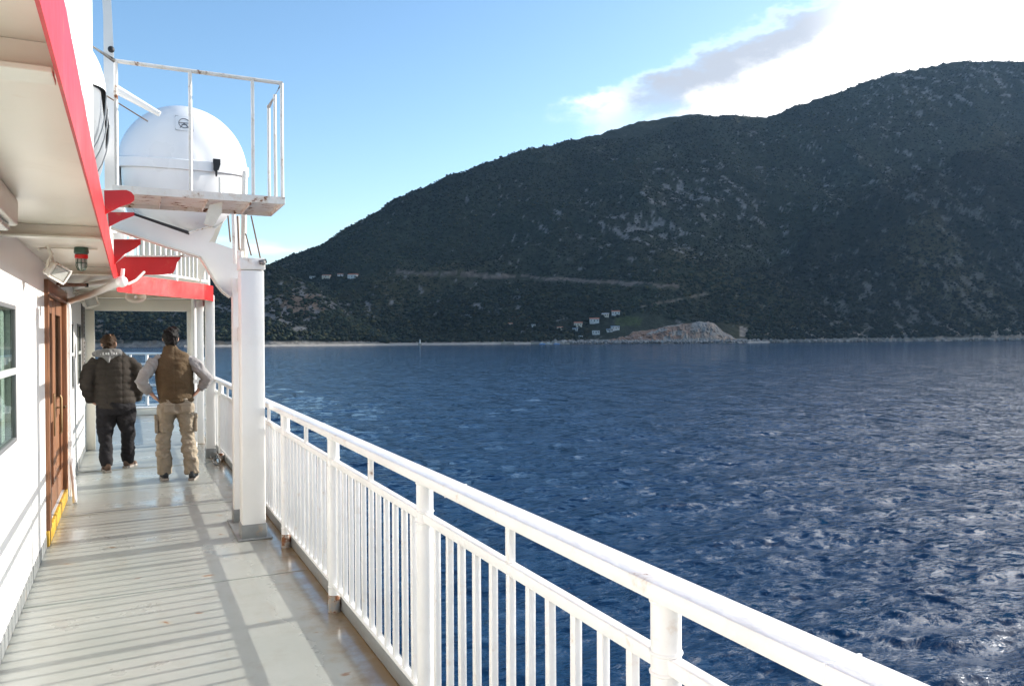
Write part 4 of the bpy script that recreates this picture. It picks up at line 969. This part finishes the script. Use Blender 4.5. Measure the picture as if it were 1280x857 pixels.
for k, (px, py) in enumerate(((267.5, 575), (271, 581))):
    d = ray(px, py); s_ = -EYE/d.z
    t = thing('deck_ring', ('steel lashing ring on the deck by the railing, the one closer to the portal frame', 'steel lashing ring on the deck by the railing, the one closer to the davit column')[k], 'ring', (d.x*s_, d.y*s_, 0.0), group='lashing rings')
    obj('ring', TUBE([(0.045*math.cos(a), 0.012*math.sin(a*0.5), 0.052 + 0.045*math.sin(a)) for a in np.linspace(0, 6.2832, 21)], 0.008, 8), STEEL, t)
    obj('eye_plate', BOX(-0.03, 0.03, -0.02, 0.02, 0.001, 0.016, 0.003), STEEL, t)
#%%PEOPLE
# ------------------------------------------------------------------ people
def cloth(name, col, bump=0.25, bs=60, rough=0.85, var=0.18):
    return mat(name, col, rough, var, 9, bump, bs, spec=0.2)
def fuse(mb, voxel, iters, name, m, parent, disp=None):
    me = mb.mesh('src'); o = bpy.data.objects.new('tmp', me); C.objects.link(o)
    r = o.modifiers.new('r', 'REMESH'); r.mode = 'VOXEL'; r.voxel_size = voxel; r.use_smooth_shade = True
    if iters:
        sm = o.modifiers.new('s', 'SMOOTH'); sm.factor = 0.5; sm.iterations = iters
    dg = bpy.context.evaluated_depsgraph_get(); ev = o.evaluated_get(dg); out = bpy.data.meshes.new_from_object(ev)
    bpy.data.objects.remove(o); bpy.data.meshes.remove(me)
    if disp:
        n = len(out.vertices); co = np.empty(n*3, np.float32); out.vertices.foreach_get('co', co); co = co.reshape(-1, 3)
        nr = np.empty(n*3, np.float32); out.vertices.foreach_get('normal', nr); nr = nr.reshape(-1, 3)
        co = co + nr*disp(co)[:, None]; out.vertices.foreach_set('co', co.reshape(-1).astype(np.float32)); out.update()
    out.materials.clear(); out.shade_smooth()
    return obj(name, out, m, parent)
def folds(amp, fx, fz, seed):
    return lambda c: amp*fbm(c[:, 0]*fx + c[:, 1]*fx*0.8 + seed, c[:, 2]*fz + seed + c[:, 0]*fz*0.5, 3).astype(np.float32)
SKIN = mat('skin', (0.44, 0.24, 0.165), 0.5, 0.12, 14, 0.1, 80, spec=0.35)

def hand(mb, wrist, palm, along, side, thumb, curl, s=1.0):
    W_, P_ = Vector(wrist), Vector(palm); A = Vector(along).normalized(); Sd = Vector(side).normalized(); Cu = Vector(curl).normalized()
    mb.tube([W_, W_.lerp(P_, 0.5), P_, P_ + A*0.04*s], [(0.030, 0.022), (0.038, 0.018), (0.042, 0.017), (0.040, 0.014)], 10, ref=Sd)
    for i, (o_, ln_) in enumerate(((-0.032, 0.066), (-0.011, 0.076), (0.011, 0.072), (0.031, 0.056))):
        b_ = P_ + A*0.035*s + Sd*o_*s
        mb.tube([b_, b_ + A*ln_*0.45*s + Cu*0.012*s, b_ + A*ln_*0.75*s + Cu*0.034*s, b_ + A*ln_*0.85*s + Cu*0.055*s], [0.0095, 0.0092, 0.0085, 0.007], 8)
    T = Vector(thumb).normalized(); b_ = W_.lerp(P_, 0.45) + T*0.025*s
    mb.tube([b_, b_ + T*0.030*s + A*0.02*s, b_ + T*0.042*s + A*0.05*s, b_ + T*0.040*s + A*0.07*s], [0.013, 0.012, 0.010, 0.008], 8)

def head(mb, c, tilt=0.0):
    c = Vector(c)
    mb.ball(c + Vector((0, 0, 0.015)), (0.076, 0.096, 0.108), 20, 14)
    mb.ball(c + Vector((0, 0.035, -0.055)), (0.058, 0.062, 0.070), 16, 10)
    mb.tube([c + Vector((0, 0.085, 0.03)), c + Vector((0, 0.105, -0.005)), c + Vector((0, 0.118, -0.022)), c + Vector((0, 0.095, -0.035))], [0.008, 0.011, 0.015, 0.010], 8)
    for sx_ in (-1, 1):
        mb.ball(c + Vector((sx_*0.080, -0.008, -0.005)), (0.011, 0.022, 0.034), 10, 8)
        mb.ball(c + Vector((sx_*0.030, 0.090, 0.012)), (0.014, 0.010, 0.010), 8, 6)
    mb.ball(c + Vector((0, 0.098, -0.058)), (0.026, 0.010, 0.009), 8, 6)

def legs(mb, hip, knee, ank, r):
    mb.tube([hip, Vector(hip).lerp(Vector(knee), 0.5), knee, Vector(knee).lerp(Vector(ank), 0.35), ank], r, 14, ref=(1, 0, 0))

def shoe(name, m_up, m_sole, x, y, yaw, parent):
    Rm = Matrix.Translation((x, y, 0)) @ Matrix.Rotation(yaw, 4, 'Z')
    mb = MB(); mb.tube([(0, -0.085, 0.05), (0, -0.07, 0.055), (0, 0.0, 0.062), (0, 0.08, 0.045), (0, 0.15, 0.038), (0, 0.185, 0.034)], [(0.026, 0.034), (0.036, 0.046), (0.040, 0.050), (0.046, 0.036), (0.043, 0.028), (0.025, 0.018)], 14, ref=(1, 0, 0))
    mb.tube([(0, -0.045, 0.05), (0, -0.045, 0.115)], [(0.038, 0.05), (0.036, 0.045)], 12, ref=(1, 0, 0))
    mb.bm.transform(Rm); o = fuse(mb, 0.009, 3, name, m_up, parent)
    mb = MB(); out = [(-0.03, -0.10), (-0.04, -0.06), (-0.038, 0.0), (-0.046, 0.09), (-0.042, 0.16), (-0.02, 0.197), (0.02, 0.197), (0.042, 0.16), (0.046, 0.09), (0.038, 0.0), (0.04, -0.06), (0.03, -0.10)]
    mb.plate([(a, b, 0.002) for a, b in out], (0, 0, 0.026)); mb.bm.transform(Rm)
    obj('sole', mb.mesh(), m_sole, o)

# --- man in the padded jacket
p1 = thing('person', 'man in dark padded jacket and black trousers, hands in pockets, seen from behind', 'person', (-0.17, 10.9, 0), R(3))
J_ = cloth('dark_brown_quilting', (0.036, 0.030, 0.025), 0.3, 45); T_ = cloth('black_trousers', (0.014, 0.013, 0.015), 0.3, 40)
HOOD = cloth('grey_hood', (0.17, 0.17, 0.17), 0.3, 70); HAIR1 = cloth('brown_hair', (0.055, 0.030, 0.016), 0.8, 120, 0.6, 0.4); SH1 = cloth('brown_suede', (0.12, 0.08, 0.06), 0.2, 80); SOLE = cloth('pale_rubber', (0.30, 0.27, 0.24), 0.2, 60)
HX = -0.07
mb = MB()
mb.tube([(0, 0, 0.80), (0, 0, 0.95), (-0.01, 0.0, 1.15), (-0.02, 0.0, 1.32), (-0.03, 0.01, 1.42), (-0.05, 0.015, 1.50)], [(0.15, 0.11), (0.16, 0.115), (0.165, 0.115), (0.165, 0.10), (0.12, 0.075), (0.055, 0.055)], 18, ref=(1, 0, 0))
mb.tube([(-0.05, 0.015, 1.42), (HX, 0.03, 1.52), (HX, 0.035, 1.58)], 0.052, 12); head(mb, (HX, 0.045, 1.585))
for sx_, el_, ha_ in ((-1, (-0.315, -0.05, 1.08), (-0.25, 0.08, 0.87)), (1, (0.275, -0.06, 1.08), (0.215, 0.08, 0.87))):
    mb.tube([(sx_*0.17-0.03, 0, 1.38), el_, ha_], [0.045, 0.038, 0.028], 10); hand(mb, ha_, (ha_[0]*0.80, ha_[1]+0.04, ha_[2]-0.04), (-sx_*0.55, 0.3, -0.8), (0, 1, 0.2), (-sx_*0.5, 1, 0), (-sx_, 0.1, 0))
for hx, kn, an in ((-0.095, (-0.115, 0.06, 0.46), (-0.095, 0.0, 0.08)), (0.095, (0.135, 0.13, 0.47), (0.145, 0.28, 0.08))):
    legs(mb, (hx, 0, 0.86), kn, an, [0.075, 0.07, 0.05, 0.048, 0.036])
fuse(mb, 0.011, 2, 'body', SKIN, p1)
mb = MB()
for hx, kn, an in ((-0.10, (-0.118, 0.05, 0.46), (-0.10, 0.0, 0.075)), (0.10, (0.138, 0.12, 0.47), (0.15, 0.27, 0.075))):
    legs(mb, (hx, 0, 0.84), kn, an, [(0.125, 0.13), (0.112, 0.115), (0.088, 0.09), (0.084, 0.088), (0.072, 0.078)])
mb.tube([(0, 0, 0.72), (0, -0.01, 0.80), (0, -0.01, 0.92)], [(0.19, 0.14), (0.215, 0.155), (0.20, 0.14)], 18, ref=(1, 0, 0))
fuse(mb, 0.012, 5, 'trousers', T_, p1, folds(0.022, 7, 12, 3.0))
mb = MB()
mb.tube([(0, 0, 0.79), (0, 0, 0.84), (0, 0.0, 0.98), (-0.01, 0.0, 1.15), (-0.02, -0.005, 1.30), (-0.03, 0.0, 1.39), (-0.045, 0.01, 1.46), (-0.06, 0.02, 1.50)], [(0.205, 0.155), (0.222, 0.168), (0.235, 0.178), (0.240, 0.178), (0.235, 0.158), (0.205, 0.128), (0.13, 0.10), (0.085, 0.085)], 24, ref=(1, 0, 0))
for sx_, el_, ha_ in ((-1, (-0.325, -0.06, 1.09), (-0.265, 0.05, 0.88)), (1, (0.285, -0.06, 1.09), (0.235, 0.05, 0.88))):
    mb.tube([(sx_*0.165-0.03, 0, 1.365), (sx_*0.245-0.03, -0.02, 1.29), (el_[0], el_[1], el_[2]+0.05), el_, Vector(el_).lerp(Vector(ha_), 0.55), ha_], [0.085, 0.090, 0.078, 0.076, 0.070, 0.058], 14)
def quilt(c):
    z = c[:, 2]; ph = (z/0.088) % 1.0; gr = np.exp(-((ph-0.5)/0.10)**2); gx = np.exp(-(((c[:, 0]+0.015) % 0.17 - 0.085)/0.008)**2)*(np.abs(c[:, 0]) < 0.2)
    puff = 0.0025*np.sin(ph*6.283 - 1.57*3)
    return (-0.005*gr - 0.005*gx + puff + 0.008*fbm(c[:, 0]*11, z*16+c[:, 1]*9, 3)).astype(np.float32)
fuse(mb, 0.011, 4, 'jacket', J_, p1, quilt)
mb = MB()
mb.tube([(-0.19+HX+0.01, -0.02, 1.455), (-0.12+HX, -0.10, 1.475), (HX, -0.125, 1.47), (0.12+HX, -0.09, 1.475), (0.16+HX, -0.01, 1.46)], [0.025, 0.05, 0.06, 0.05, 0.025], 12)
mb.tube([(HX-0.06, -0.11, 1.46), (HX, -0.14, 1.405), (HX+0.05, -0.115, 1.45)], [0.04, 0.055, 0.04], 12)
mb.tube([(HX-0.01, 0.02, 1.44), (HX, 0.03, 1.53)], [(0.085, 0.09), (0.072, 0.08)], 14, ref=(1, 0, 0))
hd = fuse(mb, 0.010, 4, 'hood', HOOD, p1, folds(0.014, 16, 16, 7.0))
m = MB(); PRINT = cloth('white_print', (0.75, 0.75, 0.75), 0.1, 60)
for i, (dx, w_, h_) in enumerate(((-0.115, 0.022, 0.030), (-0.088, 0.018, 0.024), (-0.062, 0.022, 0.030), (-0.034, 0.018, 0.026), (-0.008, 0.022, 0.030), (0.020, 0.018, 0.030), (0.046, 0.022, 0.026), (0.074, 0.018, 0.030))):
    y = -0.1745 + 0.55*abs(dx)**1.35*1.6; m.box(HX+dx-w_/2, HX+dx+w_/2, y-0.012, y+0.012, 1.468-h_/2, 1.468+h_/2, 0.002)
obj('print', m.mesh(), PRINT, hd)
mb = MB(); hc = Vector((HX, 0.03, 1.605)); mb.ball(hc + Vector((0, -0.005, 0.012)), (0.090, 0.102, 0.092), 20, 14); mb.ball(hc + Vector((0, -0.035, -0.055)), (0.074, 0.066, 0.058), 16, 10)
fuse(mb, 0.010, 2, 'hair', HAIR1, p1, folds(0.022, 34, 34, 2.0))
shoe('shoe', SH1, SOLE, -0.10, -0.0, R(8), p1); shoe('shoe', SH1, SOLE, 0.15, 0.26, R(-28), p1)

# --- man in the brown vest, hands on hips
p2 = thing('person', 'man in brown vest and khaki cargo trousers, hands on his hips, seen from behind', 'person', (0.475, 9.86, 0), R(0))
V_ = cloth('brown_vest', (0.098, 0.066, 0.036), 0.35, 50); SL = cloth('grey_knit', (0.29, 0.28, 0.275), 0.35, 90); K_ = cloth('khaki_cotton', (0.29, 0.245, 0.185), 0.35, 55); HAIR2 = cloth('black_hair', (0.013, 0.011, 0.010), 0.8, 120, 0.5, 0.4); SH2 = cloth('dark_trainers', (0.045, 0.05, 0.055), 0.2, 60)
HX = -0.055
mb = MB()
mb.tube([(0, 0, 0.90), (0, 0, 1.05), (-0.02, 0, 1.25), (-0.03, 0.0, 1.38), (-0.04, 0.01, 1.46), (HX, 0.02, 1.53)], [(0.14, 0.10), (0.14, 0.10), (0.16, 0.105), (0.155, 0.09), (0.09, 0.065), (0.052, 0.052)], 18, ref=(1, 0, 0))
mb.tube([(HX, 0.015, 1.45), (HX, 0.025, 1.58), (HX, 0.03, 1.64)], 0.055, 12); head(mb, (HX, 0.04, 1.648))
ARM = ((-1, (-0.375, -0.10, 1.155), (-0.265, 0.0, 1.02)), (1, (0.345, -0.10, 1.17), (0.245, -0.02, 1.05)))
for sx_, el_, ha_ in ARM:
    mb.tube([(sx_*0.165-0.03, 0, 1.41), el_, ha_], [0.045, 0.038, 0.028], 10)
    hand(mb, ha_, (ha_[0] - sx_*0.035, ha_[1] + 0.005, ha_[2] - 0.045), (-sx_*0.55, 0.35, -0.7), (sx_*0.5, 0.9, 0.1), (-sx_*0.3, -0.9, -0.2), (-sx_*0.7, 0.4, -0.1))
LEG = ((-0.095, (-0.135, 0.07, 0.49), (-0.125, 0.11, 0.08)), (0.095, (0.125, 0.05, 0.49), (0.165, -0.02, 0.08)))
for hx, kn, an in LEG: legs(mb, (hx, 0, 0.92), kn, an, [0.075, 0.07, 0.05, 0.048, 0.036])
fuse(mb, 0.011, 2, 'body', SKIN, p2)
mb = MB()
for hx, kn, an in LEG:
    legs(mb, (hx, 0, 0.88), kn, (an[0], an[1], 0.07), [(0.108, 0.125), (0.098, 0.104), (0.080, 0.086), (0.084, 0.090), (0.084, 0.086)])
mb.tube([(0, 0, 0.80), (0, -0.012, 0.88), (0, -0.005, 0.99)], [(0.165, 0.13), (0.180, 0.14), (0.17, 0.125)], 18, ref=(1, 0, 0))
tr_ = fuse(mb, 0.011, 4, 'trousers', K_, p2, lambda c: (0.017*fbm(c[:, 0]*9+4, c[:, 2]*13+c[:, 0]*10, 3) + 0.014*fbm(c[:, 0]*22, c[:, 2]*40, 2)*(np.abs(c[:, 2]-0.45) < 0.22)).astype(np.float32))
for x, y, ry in ((-0.212, 0.05, 0), (0.205, 0.04, 0)):
    obj('cargo_pocket', MB().box(x-0.018, x+0.018, y-0.085, y+0.085, 0.56, 0.74, 0.012).box(x-0.023, x+0.023, y-0.09, y+0.09, 0.715, 0.765, 0.008).mesh(smooth=50), K_, tr_)
for x in (-0.085, 0.095):
    obj('back_pocket', MB().box(x-0.055, x+0.055, -0.158, -0.135, 0.80, 0.89, 0.008).box(x-0.058, x+0.058, -0.162, -0.135, 0.875, 0.905, 0.006).mesh(smooth=50), K_, tr_)
mb = MB()
for sx_, el_, ha_ in ARM:
    mb.tube([(sx_*0.13-0.03, 0, 1.415), (sx_*0.20-0.03, -0.015, 1.38), Vector((sx_*0.20-0.03, -0.015, 1.37)).lerp(Vector(el_), 0.55), el_, Vector(el_).lerp(Vector(ha_), 0.5), Vector(el_).lerp(Vector(ha_), 0.86)], [0.070, 0.080, 0.070, 0.066, 0.058, 0.048], 14)
mb.tube([(-0.03, 0, 1.15), (-0.03, 0, 1.38), (-0.04, 0.01, 1.45)], [(0.16, 0.10), (0.165, 0.09), (0.08, 0.07)], 16, ref=(1, 0, 0))
fuse(mb, 0.010, 3, 'shirt', SL, p2, folds(0.020, 14, 18, 5.0))
mb = MB()
mb.tube([(0, 0, 0.905), (0, 0, 0.93), (-0.005, 0, 1.06), (-0.015, -0.005, 1.22), (-0.025, -0.005, 1.34), (-0.03, 0, 1.42), (-0.04, 0.005, 1.46), (-0.048, 0.01, 1.495), (HX, 0.015, 1.53), (HX, 0.02, 1.56)], [(0.188, 0.142), (0.197, 0.150), (0.198, 0.150), (0.208, 0.152), (0.212, 0.142), (0.196, 0.122), (0.150, 0.10), (0.098, 0.086), (0.078, 0.078), (0.074, 0.076)], 24, ref=(1, 0, 0))
fuse(mb, 0.010, 4, 'vest', V_, p2, lambda c: (0.014*fbm(c[:, 0]*9, c[:, 2]*17+c[:, 1]*6, 3) - 0.007*np.exp(-(((c[:, 2]-0.95)/0.008)**2)) - 0.005*np.exp(-((c[:, 0]+0.02)/0.007)**2)*(c[:, 1] < 0)).astype(np.float32))
mb = MB(); hc = Vector((HX, 0.025, 1.672)); mb.ball(hc + Vector((0, -0.005, 0.010)), (0.087, 0.100, 0.090), 20, 14); mb.ball(hc + Vector((0, -0.035, -0.058)), (0.071, 0.062, 0.062), 16, 10); mb.ball(hc + Vector((0.03, 0.03, 0.07)), (0.06, 0.06, 0.035), 12, 8)
fuse(mb, 0.009, 2, 'hair', HAIR2, p2, folds(0.024, 40, 34, 9.0))
shoe('shoe', SH2, SOLE, -0.125, 0.11, R(4), p2); shoe('shoe', SH2, SOLE, 0.17, -0.02, R(-12), p2)

#%%HAZE
m = bpy.data.materials.new('sea_haze'); m.use_nodes = True; t_ = m.node_tree; t_.nodes.clear()
pv = N(t_, 'ShaderNodeVolumePrincipled'); pv.inputs['Color'].default_value = (0.36, 0.62, 1.0, 1); pv.inputs['Density'].default_value = HAZE; pv.inputs['Anisotropy'].default_value = 0.25
o_ = N(t_, 'ShaderNodeOutputMaterial'); L(t_, pv.outputs[0], o_.inputs['Volume'])
zt = float(ZT.max()) + 30
hz = obj('haze', BOX(-4500, 5500, -4000, 6000, SEA-9, zt, 0), m, kind='stuff')
